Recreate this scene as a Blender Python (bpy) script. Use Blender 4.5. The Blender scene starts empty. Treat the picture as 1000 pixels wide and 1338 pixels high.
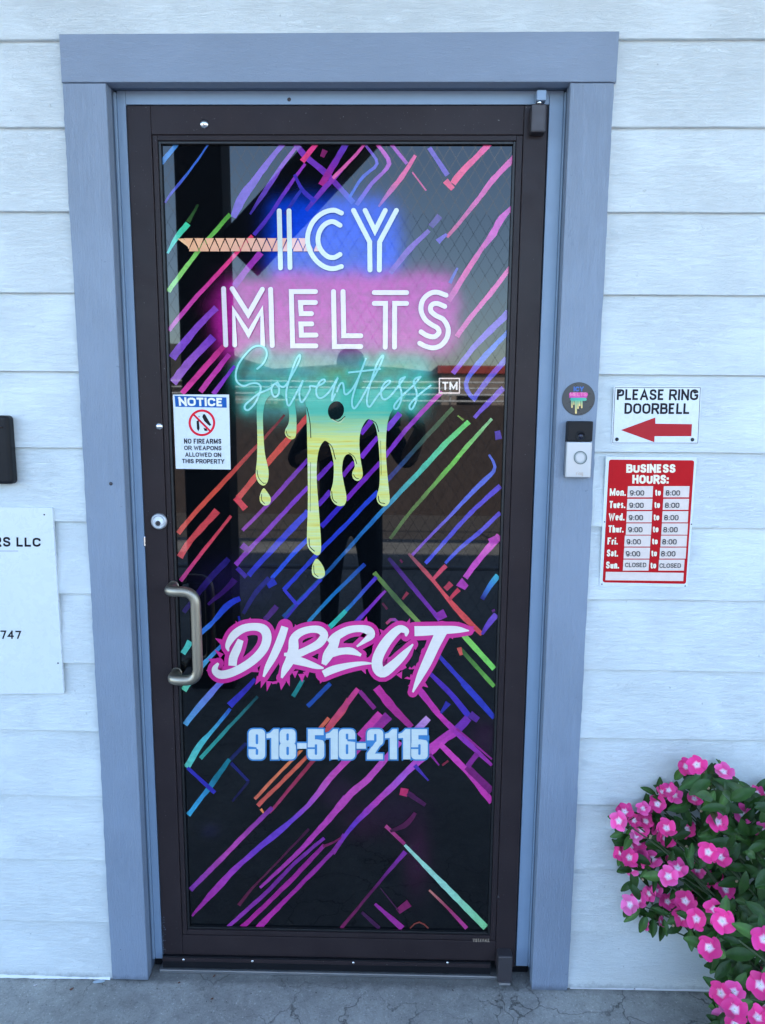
import bpy, bmesh, math, random
import numpy as np
from mathutils import Vector, Matrix

random.seed(7)
rng = np.random.default_rng(7)
S = bpy.context.scene
COL = S.collection

# ------------------------------------------------------------------ camera
CAM = Vector((0.1405, -1.7496, 1.5680))
RT = Vector((0.99979525, 0.0189872, 0.00699547))
UP = Vector((-0.00979379, 0.15154739, 0.98840147))
FW = Vector((-0.01770683, 0.98826761, -0.15170232))
F = 950.0
cd = bpy.data.cameras.new('camera'); cam = bpy.data.objects.new('camera', cd); COL.objects.link(cam)
cd.sensor_fit = 'VERTICAL'; cd.sensor_height = 24.0; cd.lens = 24.0 * F / 1338.0
cd.clip_start = 0.02; cd.clip_end = 2000
cam.matrix_world = Matrix(((RT.x, UP.x, -FW.x, CAM.x), (RT.y, UP.y, -FW.y, CAM.y), (RT.z, UP.z, -FW.z, CAM.z), (0, 0, 0, 1)))
S.camera = cam

# ------------------------------------------------------------------ light
SUN_EL = 40.0
w = bpy.data.worlds.new('World'); S.world = w; w.use_nodes = True
nt = w.node_tree; nt.nodes.clear()
sky = nt.nodes.new('ShaderNodeTexSky'); sky.sky_type = 'NISHITA'; sky.sun_disc = False
sky.sun_elevation = math.radians(SUN_EL); sky.sun_rotation = math.radians(12)   # sun behind the building
sky.air_density = 1.0; sky.dust_density = .6; sky.ozone_density = 2.5
bg = nt.nodes.new('ShaderNodeBackground'); bg.inputs[1].default_value = 0.13
wo = nt.nodes.new('ShaderNodeOutputWorld')
nt.links.new(sky.outputs[0], bg.inputs[0]); nt.links.new(bg.outputs[0], wo.inputs[0])
sd = bpy.data.lights.new('sun', 'SUN'); sd.energy = 4.0; sd.angle = math.radians(0.53); sd.color = (1.0, 0.95, 0.88)
sun = bpy.data.objects.new('sun', sd); COL.objects.link(sun)
az = math.radians(12); el = math.radians(SUN_EL)
sv = Vector((math.sin(az) * math.cos(el), math.cos(az) * math.cos(el), math.sin(el)))
sun.rotation_euler = sv.to_track_quat('Z', 'Y').to_euler(); sun.location = (0, 20, 20)
S.view_settings.view_transform = 'Standard'; S.view_settings.look = 'None'
S.view_settings.exposure = 2.81; S.view_settings.gamma = 1.0; S.view_settings.use_curve_mapping = False

# ------------------------------------------------------------------ helpers
def ray(px, py):
    return FW + RT * ((px - 500) / F) - UP * ((py - 669) / F)
def P(px, py, Y=0.0):                      # the point of the plane y=Y seen at photo pixel (px, py)
    d = ray(px, py); return CAM + d * ((Y - CAM.y) / d.y)
def lin(c):
    c = c / 255.0
    return c / 12.92 if c <= 0.04045 else ((c + 0.055) / 1.055) ** 2.4
def L3(r, g, b): return (lin(r), lin(g), lin(b))

def tag(o, label=None, cat=None, group=None, kind=None):
    if label: o['label'] = label
    if cat: o['category'] = cat
    if group: o['group'] = group
    if kind: o['kind'] = kind
    return o
def thing(name, label, cat, loc=(0, 0, 0), group=None):
    o = bpy.data.objects.new(name, None); COL.objects.link(o); o.location = loc; o.empty_display_size = .05
    return tag(o, label, cat, group)
def link(name, me, mat=None, parent=None, smooth=False):
    o = bpy.data.objects.new(name, me); COL.objects.link(o)
    if mat is not None and len(me.materials) == 0: me.materials.append(mat)
    if parent is not None:
        o.parent = parent
        base = parent; off = Vector((0, 0, 0))
        while base is not None:
            off += base.location; base = base.parent
        o.location = -off                    # meshes are written in world coordinates
    if smooth:
        me.polygons.foreach_set('use_smooth', [True] * len(me.polygons))
    return o
def meshof(name, vs, fs, mat=None, parent=None, smooth=False, cols=None):
    me = bpy.data.meshes.new(name); me.from_pydata([tuple(v) for v in vs], [], fs); me.update()
    if cols is not None:
        a = me.color_attributes.new('Col', 'FLOAT_COLOR', 'POINT')
        arr = np.ones((len(vs), 4), dtype=np.float32); arr[:, :3] = np.array(cols, dtype=np.float32)
        a.data.foreach_set('color', arr.ravel())
    return link(name, me, mat, parent, smooth)
def bmobj(name, bm, mat, parent=None, smooth=False):
    bmesh.ops.recalc_face_normals(bm, faces=bm.faces)
    me = bpy.data.meshes.new(name); bm.to_mesh(me); bm.free()
    return link(name, me, mat, parent, smooth)
def add_box(bm, x0, x1, y0, y1, z0, z1, bev=0.0, seg=2):
    t = bmesh.new()
    vs = [t.verts.new((x, y, z)) for x in (x0, x1) for y in (y0, y1) for z in (z0, z1)]
    for f in ((0, 1, 3, 2), (4, 6, 7, 5), (0, 4, 5, 1), (2, 3, 7, 6), (0, 2, 6, 4), (1, 5, 7, 3)): t.faces.new([vs[i] for i in f])
    if bev > 0: bmesh.ops.bevel(t, geom=list(t.edges), offset=bev, segments=seg, affect='EDGES', profile=.5)
    bmesh.ops.recalc_face_normals(t, faces=t.faces)
    me = bpy.data.meshes.new('tmp'); t.to_mesh(me); t.free(); bm.from_mesh(me); bpy.data.meshes.remove(me)
def box(name, x0, x1, y0, y1, z0, z1, mat, parent=None, bev=0.0, seg=2):
    bm = bmesh.new(); add_box(bm, x0, x1, y0, y1, z0, z1, bev, seg); return bmobj(name, bm, mat, parent)
def add_tube(bm, pts, r, n=10, caps=True, rs=None):
    pts = [Vector(p) for p in pts]; rings = []
    for i, p in enumerate(pts):
        d = (pts[min(i + 1, len(pts) - 1)] - pts[max(i - 1, 0)])
        if d.length < 1e-9: d = Vector((0, 0, 1))
        d.normalize()
        if i == 0:
            a = d.orthogonal().normalized()
        else:
            a = (a - d * a.dot(d)).normalized()
        b = d.cross(a); rr = rs[i] if rs else r
        rings.append([bm.verts.new(p + (a * math.cos(2 * math.pi * k / n) + b * math.sin(2 * math.pi * k / n)) * rr) for k in range(n)])
    for i in range(len(rings) - 1):
        for k in range(n): bm.faces.new((rings[i][k], rings[i][(k + 1) % n], rings[i + 1][(k + 1) % n], rings[i + 1][k]))
    if caps:
        bm.faces.new(rings[0][::-1]); bm.faces.new(rings[-1])
def tube(name, pts, r, mat, parent=None, n=10, rs=None, smooth=True):
    bm = bmesh.new(); add_tube(bm, pts, r, n, True, rs); o = bmobj(name, bm, mat, parent, smooth); return o
def add_lathe(bm, c, axis, prof, n=24):
    # prof: list of (radius, distance along axis)
    axis = Vector(axis).normalized(); a = axis.orthogonal().normalized(); b = axis.cross(a); c = Vector(c); rings = []
    for r, h in prof:
        if r < 1e-6: rings.append([bm.verts.new(c + axis * h)])
        else: rings.append([bm.verts.new(c + axis * h + (a * math.cos(2 * math.pi * k / n) + b * math.sin(2 * math.pi * k / n)) * r) for k in range(n)])
    for i in range(len(rings) - 1):
        A, B = rings[i], rings[i + 1]
        for k in range(n):
            k2 = (k + 1) % n
            if len(A) == 1 and len(B) == 1: continue
            if len(A) == 1: bm.faces.new((A[0], B[k], B[k2]))
            elif len(B) == 1: bm.faces.new((A[k], A[k2], B[0]))
            else: bm.faces.new((A[k], A[k2], B[k2], B[k]))
def lathe(name, c, axis, prof, mat, parent=None, n=24, smooth=True):
    bm = bmesh.new(); add_lathe(bm, c, axis, prof, n); return bmobj(name, bm, mat, parent, smooth)
def prism(name, pts, y0, y1, mat, parent=None, bev=0.0):
    # pts: (x, z) outline, y0 front, y1 back
    bm = bmesh.new()
    fr = [bm.verts.new((x, y0, z)) for x, z in pts]; bk = [bm.verts.new((x, y1, z)) for x, z in pts]
    n = len(pts); bm.faces.new(fr); bm.faces.new(bk[::-1])
    for i in range(n): bm.faces.new((fr[i], bk[i], bk[(i + 1) % n], fr[(i + 1) % n]))
    if bev > 0:
        es = [e for e in bm.edges if all(abs(v.co.y - y0) < 1e-7 for v in e.verts)]
        bmesh.ops.bevel(bm, geom=es, offset=bev, segments=2, affect='EDGES', profile=.5)
    return bmobj(name, bm, mat, parent)

# ------------------------------------------------------------------ materials
MATS = {}
class NB:
    def __init__(s, name):
        m = bpy.data.materials.new(name); m.use_nodes = True; s.m = m; s.t = m.node_tree; s.b = s.t.nodes['Principled BSDF']; MATS[name] = m
    def n(s, typ, **kw):
        nd = s.t.nodes.new(typ)
        for k, v in kw.items():
            if k.startswith('i_'):
                key = k[2:]; key = int(key) if key.isdigit() else key.replace('_', ' '); nd.inputs[key].default_value = v
            else: setattr(nd, k, v)
        return nd
    def l(s, a, b): s.t.links.new(a, b)
    def pos(s, scale=(1, 1, 1), rnd=True):
        g = s.n('ShaderNodeNewGeometry'); mp = s.n('ShaderNodeMapping'); mp.inputs['Scale'].default_value = scale
        s.l(g.outputs['Position'], mp.inputs['Vector'])
        if rnd:
            oi = s.n('ShaderNodeObjectInfo'); mu = s.n('ShaderNodeMath', operation='MULTIPLY'); mu.inputs[1].default_value = 37.0
            s.l(oi.outputs['Random'], mu.inputs[0])
            cb = s.n('ShaderNodeCombineXYZ'); s.l(mu.outputs[0], cb.inputs[0]); s.l(mu.outputs[0], cb.inputs[1]); s.l(mu.outputs[0], cb.inputs[2])
            s.l(cb.outputs[0], mp.inputs['Location'])
        return mp.outputs[0]
    def noise(s, vec, scale, detail=4, rough=.55, dist=0.0):
        nd = s.n('ShaderNodeTexNoise'); nd.inputs['Scale'].default_value = scale; nd.inputs['Detail'].default_value = detail
        nd.inputs['Roughness'].default_value = rough; nd.inputs['Distortion'].default_value = dist; s.l(vec, nd.inputs['Vector']); return nd.outputs['Fac']
    def ramp(s, fac, stops, interp='LINEAR'):
        r = s.n('ShaderNodeValToRGB'); r.color_ramp.interpolation = interp
        while len(r.color_ramp.elements) < len(stops): r.color_ramp.elements.new(.5)
        for e, (p, c) in zip(r.color_ramp.elements, stops):
            e.position = p; e.color = (c, c, c, 1) if isinstance(c, (int, float)) else (*c, 1)
        s.l(fac, r.inputs[0]); return r.outputs[0]
    def mix(s, fac, a, b, mode='MIX'):
        m = s.n('ShaderNodeMix', data_type='RGBA', blend_type=mode)
        for v, i in ((fac, 0), (a, 6), (b, 7)):
            if isinstance(v, (int, float)): m.inputs[i].default_value = v
            elif isinstance(v, tuple): m.inputs[i].default_value = (*v, 1)
            else: s.l(v, m.inputs[i])
        return m.outputs[2]
    def math(s, op, a, b=None):
        m = s.n('ShaderNodeMath', operation=op)
        for v, i in ((a, 0), (b, 1)):
            if v is None: continue
            if isinstance(v, (int, float)): m.inputs[i].default_value = v
            else: s.l(v, m.inputs[i])
        return m.outputs[0]
    def bump(s, h, strength=.3, dist=.002, prev=None):
        b = s.n('ShaderNodeBump'); b.inputs['Strength'].default_value = strength; b.inputs['Distance'].default_value = dist
        s.l(h, b.inputs['Height'])
        if prev is not None: s.l(prev, b.inputs['Normal'])
        return b.outputs[0]
    def set(s, **kw):
        for k, v in kw.items():
            k = k.replace('_', ' ')
            inp = s.b.inputs[k]
            if hasattr(v, 'is_linked') or hasattr(v, 'links'): s.l(v, inp)
            elif isinstance(v, tuple) and len(v) == 3 and inp.type == 'RGBA': inp.default_value = (*v, 1)
            else: inp.default_value = v
        return s.m

def wood_paint(name, base, axis='x', grain=.55, rough=.45, dirt=.05):
    m = NB(name)
    a = (1, 1, 1)
    sc = (4.2, 4.2, 26) if axis == 'x' else (26, 26, 2.2)
    v = m.pos(sc); vi = m.pos((1, 1, 1))
    n1 = m.noise(v, 4.4, 7, .66, 2.2)                 # long wavy embossed grain
    n1 = m.ramp(n1, [(.36, 0.0), (.47, 1.0), (.60, .35), (.72, .9)])
    n2 = m.noise(v, 9.0, 3, .6, .3)
    area = m.ramp(m.noise(vi, 5.0, 3, .5, .5), [(.36, .3), (.66, 1.0)])
    h = m.mix(area, n2, n1)
    b1 = m.bump(h, grain, .0045)
    peel = m.noise(vi, 420.0, 3, .6)
    b2 = m.bump(peel, .22, .0006, b1)
    big = m.noise(vi, 14.0, 4, .6, .4)
    b3 = m.bump(big, .25, .003, b2)
    c = m.ramp(m.noise(vi, 3.0, 5, .6), [(.3, tuple(x * (1 - dirt) for x in base)), (.7, base)])
    spot = m.ramp(m.noise(vi, 75.0, 2, .5), [(.0, 1.0), (.755, 1.0), (.79, .72)])
    c = m.mix(1.0, c, spot, 'MULTIPLY')
    # paint turns darker in a ragged band close to the ground
    g = m.n('ShaderNodeNewGeometry'); sx = m.n('ShaderNodeSeparateXYZ'); m.l(g.outputs['Position'], sx.inputs[0])
    low = m.math('ADD', sx.outputs[2], m.math('MULTIPLY', m.noise(vi, 60, 4, .7), .03))
    foot_dark = m.ramp(low, [(.0, .55), (.018, .60), (.034, 1.0)])
    c = m.mix(1.0, c, foot_dark, 'MULTIPLY')
    return m.set(Base_Color=c, Roughness=rough, Normal=b3, Specular_IOR_Level=.45)

M_siding = wood_paint('siding_paint', (.755, .79, .775), 'x', .58, .5, .03)
M_casing_v = wood_paint('trim_paint_upright', (.25, .30, .38), 'z', .5, .42, .05)
M_casing_h = wood_paint('trim_paint_level', (.25, .30, .38), 'x', .35, .42, .05)

def simple(name, base, rough=.5, metal=0.0, spec=.5, bump=0, bscale=200, var=.06, coat=0):
    m = NB(name); v = m.pos()
    c = m.ramp(m.noise(v, 12, 5, .65), [(.3, tuple(x * (1 - var) for x in base)), (.7, base)])
    kw = dict(Base_Color=c, Metallic=metal, Specular_IOR_Level=spec, Coat_Weight=coat)
    r = m.ramp(m.noise(v, 35, 4, .7, .5), [(.3, rough * .85), (.75, min(1, rough * 1.2))]); kw['Roughness'] = r
    if bump: kw['Normal'] = m.bump(m.noise(v, bscale, 3, .6), bump, .0008)
    return m.set(**kw)

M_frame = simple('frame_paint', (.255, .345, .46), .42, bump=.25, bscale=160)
M_jamb = simple('jamb_paint_shaded', (.13, .17, .235), .5, bump=.35, bscale=120, var=.15)  # trim paint with the shade of the recess put into its colour
M_caulk = simple('caulk', (.23, .31, .41), .5, bump=.6, bscale=60)
def bronze():
    m = NB('bronze_aluminium'); v = m.pos(); vs = m.pos((40, 40, 2))
    c = m.ramp(m.noise(v, 8, 5, .65), [(.3, (.027, .0195, .021)), (.7, (.036, .026, .027))])
    dust = m.ramp(m.noise(v, 260, 2, .5), [(.0, 0.0), (.735, 0.0), (.77, .8)])
    c = m.mix(dust, c, (.25, .24, .23))
    smear = m.ramp(m.noise(v, 6, 6, .75, 1.2), [(.45, .30), (.7, .46)])
    return m.set(Base_Color=c, Roughness=smear, Specular_IOR_Level=.13, Normal=m.bump(m.noise(vs, 30, 3, .6), .05, .0005))
M_bronze = bronze()
M_gasket = simple('black_rubber', (.008, .008, .009), .45)
M_black = simple('black_plastic', (.010, .010, .012), .4, spec=.2)
M_gloss = simple('gloss_black_plastic', (.008, .008, .009), .08)
M_chrome = simple('chrome', (.75, .75, .74), .12, 1.0)
M_steel = NB('brushed_steel')
_v = M_steel.pos((3, 3, 3)); _v2 = M_steel.pos((300, 300, 8))
M_steel = M_steel.set(Base_Color=(.40, .35, .27), Metallic=1.0, Roughness=M_steel.ramp(M_steel.noise(_v, 30, 4, .6), [(.3, .38), (.7, .5)]), Normal=M_steel.bump(M_steel.noise(_v2, 2, 3, .6), .08, .0006))
M_satin = simple('satin_nickel_face', (.50, .51, .52), .38, .6, var=.02)
M_white = simple('white_plastic', (.80, .81, .82), .3, bump=.1, bscale=8)
M_sign = simple('white_sign_panel', (.72, .75, .76), .28, var=.04, bump=.05, bscale=10)
M_red = simple('red_print', (.60, .022, .035), .25, var=.08)
M_arrow = simple('red_arrow_print', (.52, .045, .06), .3)
M_ink = simple('black_ink', (.012, .014, .02), .4)
M_whiteink = simple('white_ink', (.80, .80, .81), .3)
M_blueink = simple('blue_ink', (.01, .10, .48), .3)
M_redink = simple('crimson_ink', (.62, .02, .06), .3)
M_alum = simple('mill_aluminium', (.34, .34, .34), .35, .7, var=.2, bump=.3, bscale=90)
M_pivot = simple('weathered_bronze', (.06, .052, .056), .45, .2, bump=.4, bscale=80)

def printmat(name, rough=.018, weave=.12, ior=1.50, blotch=.74):
    m = NB(name); at = m.n('ShaderNodeVertexColor', layer_name='Col')
    v = m.pos((1, 1, 1), False); vw = m.pos((6, 1, 420), False)
    w1 = m.ramp(m.noise(vw, 1.0, 3, .6), [(.3, 1 - weave), (.7, 1.0)])
    n2 = m.ramp(m.noise(v, 900, 2, .6), [(.35, 1 - weave * 1.4), (.65, 1.0)])
    c = m.mix(1.0, at.outputs[0], w1, 'MULTIPLY'); c = m.mix(1.0, c, n2, 'MULTIPLY')
    c = m.mix(1.0, c, m.ramp(m.noise(v, 55, 4, .65, .6), [(.3, blotch), (.62, 1.04 if blotch < .9 else 1.0)]), 'MULTIPLY')
    c = m.mix(1.0, c, (1.34, 1.02, .75), 'MULTIPLY'); c = m.mix(1.0, c, (.9, .9, .9), 'DARKEN')
    wav = m.bump(m.noise(v, 2.2, 2, .5), .02, .004)
    return m.set(Base_Color=c, Roughness=rough, IOR=ior, Normal=wav)
M_print = printmat('glossy_window_print')
M_print_plain = printmat('glossy_letter_print', .03, .05, 1.5, .95)
M_signprint = printmat('sign_print', .35, .03, 1.22, .94)
def dripmat():
    m = NB('drip_print'); g = m.n('ShaderNodeNewGeometry'); sx = m.n('ShaderNodeSeparateXYZ'); m.l(g.outputs['Position'], sx.inputs[0])
    v = m.pos((5, 1, 95), False); vf = m.pos((8, 1, 420), False)
    s1 = m.noise(v, 1.0, 4, .6, .3)
    c = m.ramp(s1, [(.32, L3(196, 190, 90)), (.45, L3(198, 212, 130)), (.58, L3(186, 212, 160)), (.72, L3(205, 212, 205))])
    t = m.math('ADD', sx.outputs[2], m.math('MULTIPLY', s1, .04))
    zz = m.n('ShaderNodeMapRange'); zz.inputs[1].default_value = 1.49; zz.inputs[2].default_value = 1.56; m.l(t, zz.inputs[0])
    c = m.mix(zz.outputs[0], c, L3(70, 175, 165)); c = m.mix(1.0, c, (1.3, 1.08, .85), 'MULTIPLY')
    f = m.ramp(m.noise(vf, 1, 2, .5), [(.3, .9), (.7, 1.0)])
    return m.set(Base_Color=m.mix(1.0, c, f, 'MULTIPLY'), Roughness=.05, IOR=1.50)
M_drip = dripmat()
# ================================================================== SETTING
def conc():
    m = NB('concrete'); v = m.pos((1, 1, 1), False)
    big = m.noise(v, 2.5, 6, .65, .3)
    c = m.ramp(big, [(.3, (.27, .26, .235)), (.5, (.36, .35, .32)), (.7, (.46, .45, .41))])
    mid = m.ramp(m.noise(v, 22, 6, .7, .6), [(.3, .72), (.6, 1.0), (.8, 1.15)])
    c = m.mix(1.0, c, mid, 'MULTIPLY')
    sp = m.ramp(m.noise(v, 150, 3, .75), [(.0, .35), (.3, .5), (.43, 1.0), (.60, 1.0), (.70, 1.8)])
    c = m.mix(1.0, c, sp, 'MULTIPLY')
    cr = m.n('ShaderNodeTexVoronoi', feature='DISTANCE_TO_EDGE'); cr.inputs['Scale'].default_value = 5.5
    wv = m.n('ShaderNodeVectorMath', operation='ADD')
    nn = m.n('ShaderNodeTexNoise'); nn.inputs['Scale'].default_value = 9; nn.inputs['Detail'].default_value = 5; m.l(v, nn.inputs['Vector'])
    sc = m.n('ShaderNodeVectorMath', operation='SCALE'); sc.inputs['Scale'].default_value = .22; m.l(nn.outputs['Color'], sc.inputs[0])
    m.l(v, wv.inputs[0]); m.l(sc.outputs[0], wv.inputs[1]); m.l(wv.outputs[0], cr.inputs['Vector'])
    crack = m.ramp(cr.outputs['Distance'], [(.0, .30), (.009, .7), (.02, 1.0)])
    gate = m.ramp(m.noise(v, 1.7, 2, .5), [(.46, 1.0), (.56, 0.0)])
    crack = m.mix(gate, crack, 1.0 if False else (1.0, 1.0, 1.0))
    c = m.mix(1.0, c, crack, 'MULTIPLY')
    # dark contact gap coloured into the slab where it meets the wall
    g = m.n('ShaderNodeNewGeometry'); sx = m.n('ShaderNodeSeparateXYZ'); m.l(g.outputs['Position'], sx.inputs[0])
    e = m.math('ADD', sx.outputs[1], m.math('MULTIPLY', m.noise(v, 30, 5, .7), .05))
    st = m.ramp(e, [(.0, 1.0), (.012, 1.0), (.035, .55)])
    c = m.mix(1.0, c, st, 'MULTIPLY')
    b = m.bump(m.noise(v, 260, 4, .7), .55, .002); b = m.bump(m.noise(v, 18, 5, .6), .35, .006, b); b = m.bump(crack, .5, .003, b)
    return m.set(Base_Color=c, Roughness=.85, Normal=b)
M_conc = conc()
M_asph = simple('asphalt', (.17, .15, .135), .9, bump=.5, bscale=60, var=.4)
M_ceil = simple('added_soffit_paint', (.70, .69, .66), .6)
M_beam = simple('dark_timber', (.05, .042, .038), .7, bump=.5, bscale=50, var=.3)
M_roof = simple('roof_shingle', (.09, .085, .08), .9)
M_wallfar = simple('tan_stucco', (.36, .29, .24), .9)
M_brownwall = simple('brown_block', (.105, .078, .068), .9, bump=.5, bscale=8, var=.35)
M_redfascia = simple('red_fascia', (.45, .06, .045), .6)
M_pipe = simple('white_pipe', (.80, .80, .78), .4)
M_galv = simple('galvanised_wire', (.42, .43, .44), .4, .6)
M_leafgreen = simple('far_leaves', (.05, .075, .03), .8, var=.5)
M_bark = simple('bark', (.09, .07, .055), .9, bump=.6, bscale=30)

def sheet(name, x0, x1, y0, y1, z, mat, nx=1, ny=1):
    vs = [(x0 + (x1 - x0) * i / nx, y0 + (y1 - y0) * j / ny, z) for j in range(ny + 1) for i in range(nx + 1)]
    fs = [(j * (nx + 1) + i, j * (nx + 1) + i + 1, (j + 1) * (nx + 1) + i + 1, (j + 1) * (nx + 1) + i) for j in range(ny) for i in range(nx)]
    return tag(meshof(name, vs, fs, mat), kind='structure')
sheet('ground', -400, 400, -400, 400, -.16, M_asph)
tag(box('pavement', -8, 9, -6.3, .6, -.15, 0.0, M_conc), kind='structure')

tag(meshof('hills', [(-260 + i * 13, -150 + math.sin(i * .9) * 6, z) for i in range(41) for z in (-.2, 9.8 + 2.0 * math.sin(i * .55) + 1.3 * math.sin(i * 1.7))], [(2 * i, 2 * i + 2, 2 * i + 3, 2 * i + 1) for i in range(40)], simple('hill_scrub', (.045, .05, .055), .9, var=.4)), kind='structure')
# ---- siding wall: one board per course, left and right of the door
wall = thing('siding_wall', 'pale lap-siding wall of wide painted boards around the door', 'wall', (0, .05, 0))
EXP = .1826
def board(x0, x1, zb, ztop, seed):
    r = random.Random(seed); n = max(2, int((x1 - x0) / .03)); vs = []; fs = []
    prof = [(.0178, 0), (.0078, .0), (.0066, .0012), (.0187, 1), (.0267, 1)]
    wob = 0
    for i in range(n + 1):
        x = x0 + (x1 - x0) * i / n; wob = wob * .8 + r.uniform(-.0003, .0003); yb = r.uniform(-.00025, .00025)
        for k, (y, t) in enumerate(prof):
            z = ztop if t == 1 else zb + wob + t
            vs.append((x, y + (yb if k in (1, 2) else 0), z))
    m = len(prof)
    for i in range(n):
        for k in range(m): fs.append((i * m + k, i * m + (k + 1) % m, (i + 1) * m + (k + 1) % m, (i + 1) * m + k))
    fs.append(tuple(range(m))); fs.append(tuple(n * m + k for k in range(m))[::-1])
    o = meshof('siding_board', vs, fs, M_siding, wall); bm = bmesh.new(); bm.from_mesh(o.data); bmesh.ops.recalc_face_normals(bm, faces=bm.faces); bm.to_mesh(o.data); bm.free()
ztl = 2.3625
for k in range(14):
    zb = ztl - k * EXP; top = zb + EXP + .02
    if k == 13: zb = .001; top = ztl - 13 * EXP + EXP + .02
    if k == 0: board(-3.4, 4.4, zb, top, 1)
    else:
        board(-3.4, -.6172, zb - .001, top, 10 + k); board(.6172, 4.4, zb, top, 50 + k)
for k in range(3):
    zb = ztl + EXP * (k + 1); board(-3.4, 4.4, zb, zb + EXP + .02, 90 + k)
box('sheathing', -3.38, -.56, .0290, .20, 0.0, 2.95, M_beam, wall); box('sheathing', .56, 4.38, .0290, .20, 0.0, 2.95, M_beam, wall)
box('sheathing', -.56, .56, .0290, .20, 2.31, 2.95, M_beam, wall)
# ragged bead of old paint along the foot of the siding
for x0, x1 in ((-3.3, -.625), (.625, 4.3)):
    r = random.Random(3); n = int((x1 - x0) / .006); vs = []; fs = []; h = .003
    for i in range(n + 1):
        x = x0 + (x1 - x0) * i / n; h = max(.0012, min(.006, h + r.uniform(-.0011, .0011)))
        vs += [(x, .0062 - h * .8 * (x < 0), .0006), (x, .0060, h + .001), (x, .0125, h + .002), (x, .0125, .0006)]
    for i in range(n):
        for k in range(3): fs.append((i * 4 + k, i * 4 + k + 1, i * 4 + 5 + k, i * 4 + 4 + k))
    meshof('paint_edge', vs, fs, M_white, wall)

tag(box('building_shade_block', -6.0, 7.0, .215, 8.0, -.15, 4.9, M_wallfar), 'plain unseen building body behind the siding wall, sized to cast shade', 'building')  # unseen bulk, its height set to keep the sun off the forecourt
proof = thing('unseen_overhang', 'shallow unseen roof overhang with pale soffit, added to tone the light on the wall', 'roof', (0, -.5, 3.0))  # out of view, added to cut the blue zenith light on the wall top
box('soffit', -4.4, 5.4, -1.0, .208, 3.05, 3.07, M_ceil, proof)
box('fascia', -4.4, 5.4, -1.03, -1.003, 3.00, 3.24, M_casing_h, proof)
box('roof_deck', -4.5, 5.5, -1.10, .208, 3.25, 3.30, M_roof, proof)
def V(px, py, y): return P(px, py, .12 - y)         # where a thing at depth y shows mirrored in the glass
pc = thing('porch_frame', 'dark timber porch frame with a diagonal brace, mirrored in the glass', 'porch frame', (0, -2, 0))
x0, x1 = V(241, 400, -2.0).x, V(300, 400, -2.0).x
box('post', x0, x1, -2.1, -1.9, .001, 3.6, M_beam, pc, .006); box('post', x0 + 4.6, x1 + 4.6, -2.1, -1.9, .001, 3.6, M_beam, pc, .006)
box('beam', -4.4, 5.4, -2.1, -1.9, 3.605, 3.85, M_beam, pc, .006)
bm = bmesh.new(); a = V(312, 336, -2.0); b = V(455, 182, -2.0); d = (b - a).normalized(); b = a + d * ((3.60 - a.z) / d.z); nrm = Vector((-d.z, 0, d.x)).normalized() * .115; vs = []
for y in (-2.08, -1.92):
    for p in (a - nrm, a + nrm, b + nrm, b - nrm): vs.append(bm.verts.new((p.x, y, p.z)))
bm.faces.new(vs[:4]); bm.faces.new(vs[4:][::-1])
for i in range(4): bm.faces.new((vs[i], vs[4 + i], vs[4 + (i + 1) % 4], vs[(i + 1) % 4]))
bmobj('knee_brace', bm, M_beam, pc)

# ---- what stands across the lot (seen mirrored in the glass)
def pipe_fence():
    xl, xr = V(120, 510, -9).x, V(760, 510, -9).x
    zt = V(560, 529, -9).z
    tag(box('retaining_wall', xl - 3, xr + 3, -9.3, -9.1, -.159, zt, M_brownwall), 'low brown block wall under the white pipe fence across the lot', 'wall')
    t = thing('pipe_fence', 'white pipe fence with close-set rails on top of the brown wall across the lot', 'fence', (0, -9.2, zt))
    for py in (499, 507, 515.5, 524): z = V(560, py, -9).z; tube('rail', [(xl, -9.17, z), (xr, -9.17, z)], .014, M_pipe, t, 8)
    for px in (200, 250, 352, 452, 590, 690): x = V(px, 510, -9).x; tube('fence_post', [(x, -9.2, zt + .001), (x, -9.2, V(560, 497, -9).z)], .018, M_pipe, t, 8)
pipe_fence()
bld = thing('far_building', 'low tan building with a red fascia across the lot', 'building', (6, -34, -.16))
fx = V(572, 480, -33).x; fz0, fz1 = V(610, 488, -33).z, V(610, 478, -33).z
box('wall', fx + .2, 26, -40, -33, -.159, fz0, M_wallfar, bld); box('fascia', fx, 26.2, -40.2, -32.8, fz0 + .002, fz1, M_redfascia, bld)
for i in range(6): box('window', 3 + i * 3.4, 4.6 + i * 3.4, -32.99, -32.9, .7, 1.9, M_gloss, bld)
bl2 = thing('far_house', 'low tan house far to the left of the lot', 'building', (-14, -34, -.16))
box('wall', -26, -6, -42, -36, -.159, 2.6, M_wallfar, bl2); prism('roof', [(-27, 2.6), (-5, 2.6), (-10, 4.3), (-22, 4.3)], -43, -35, M_roof, bl2)
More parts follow.
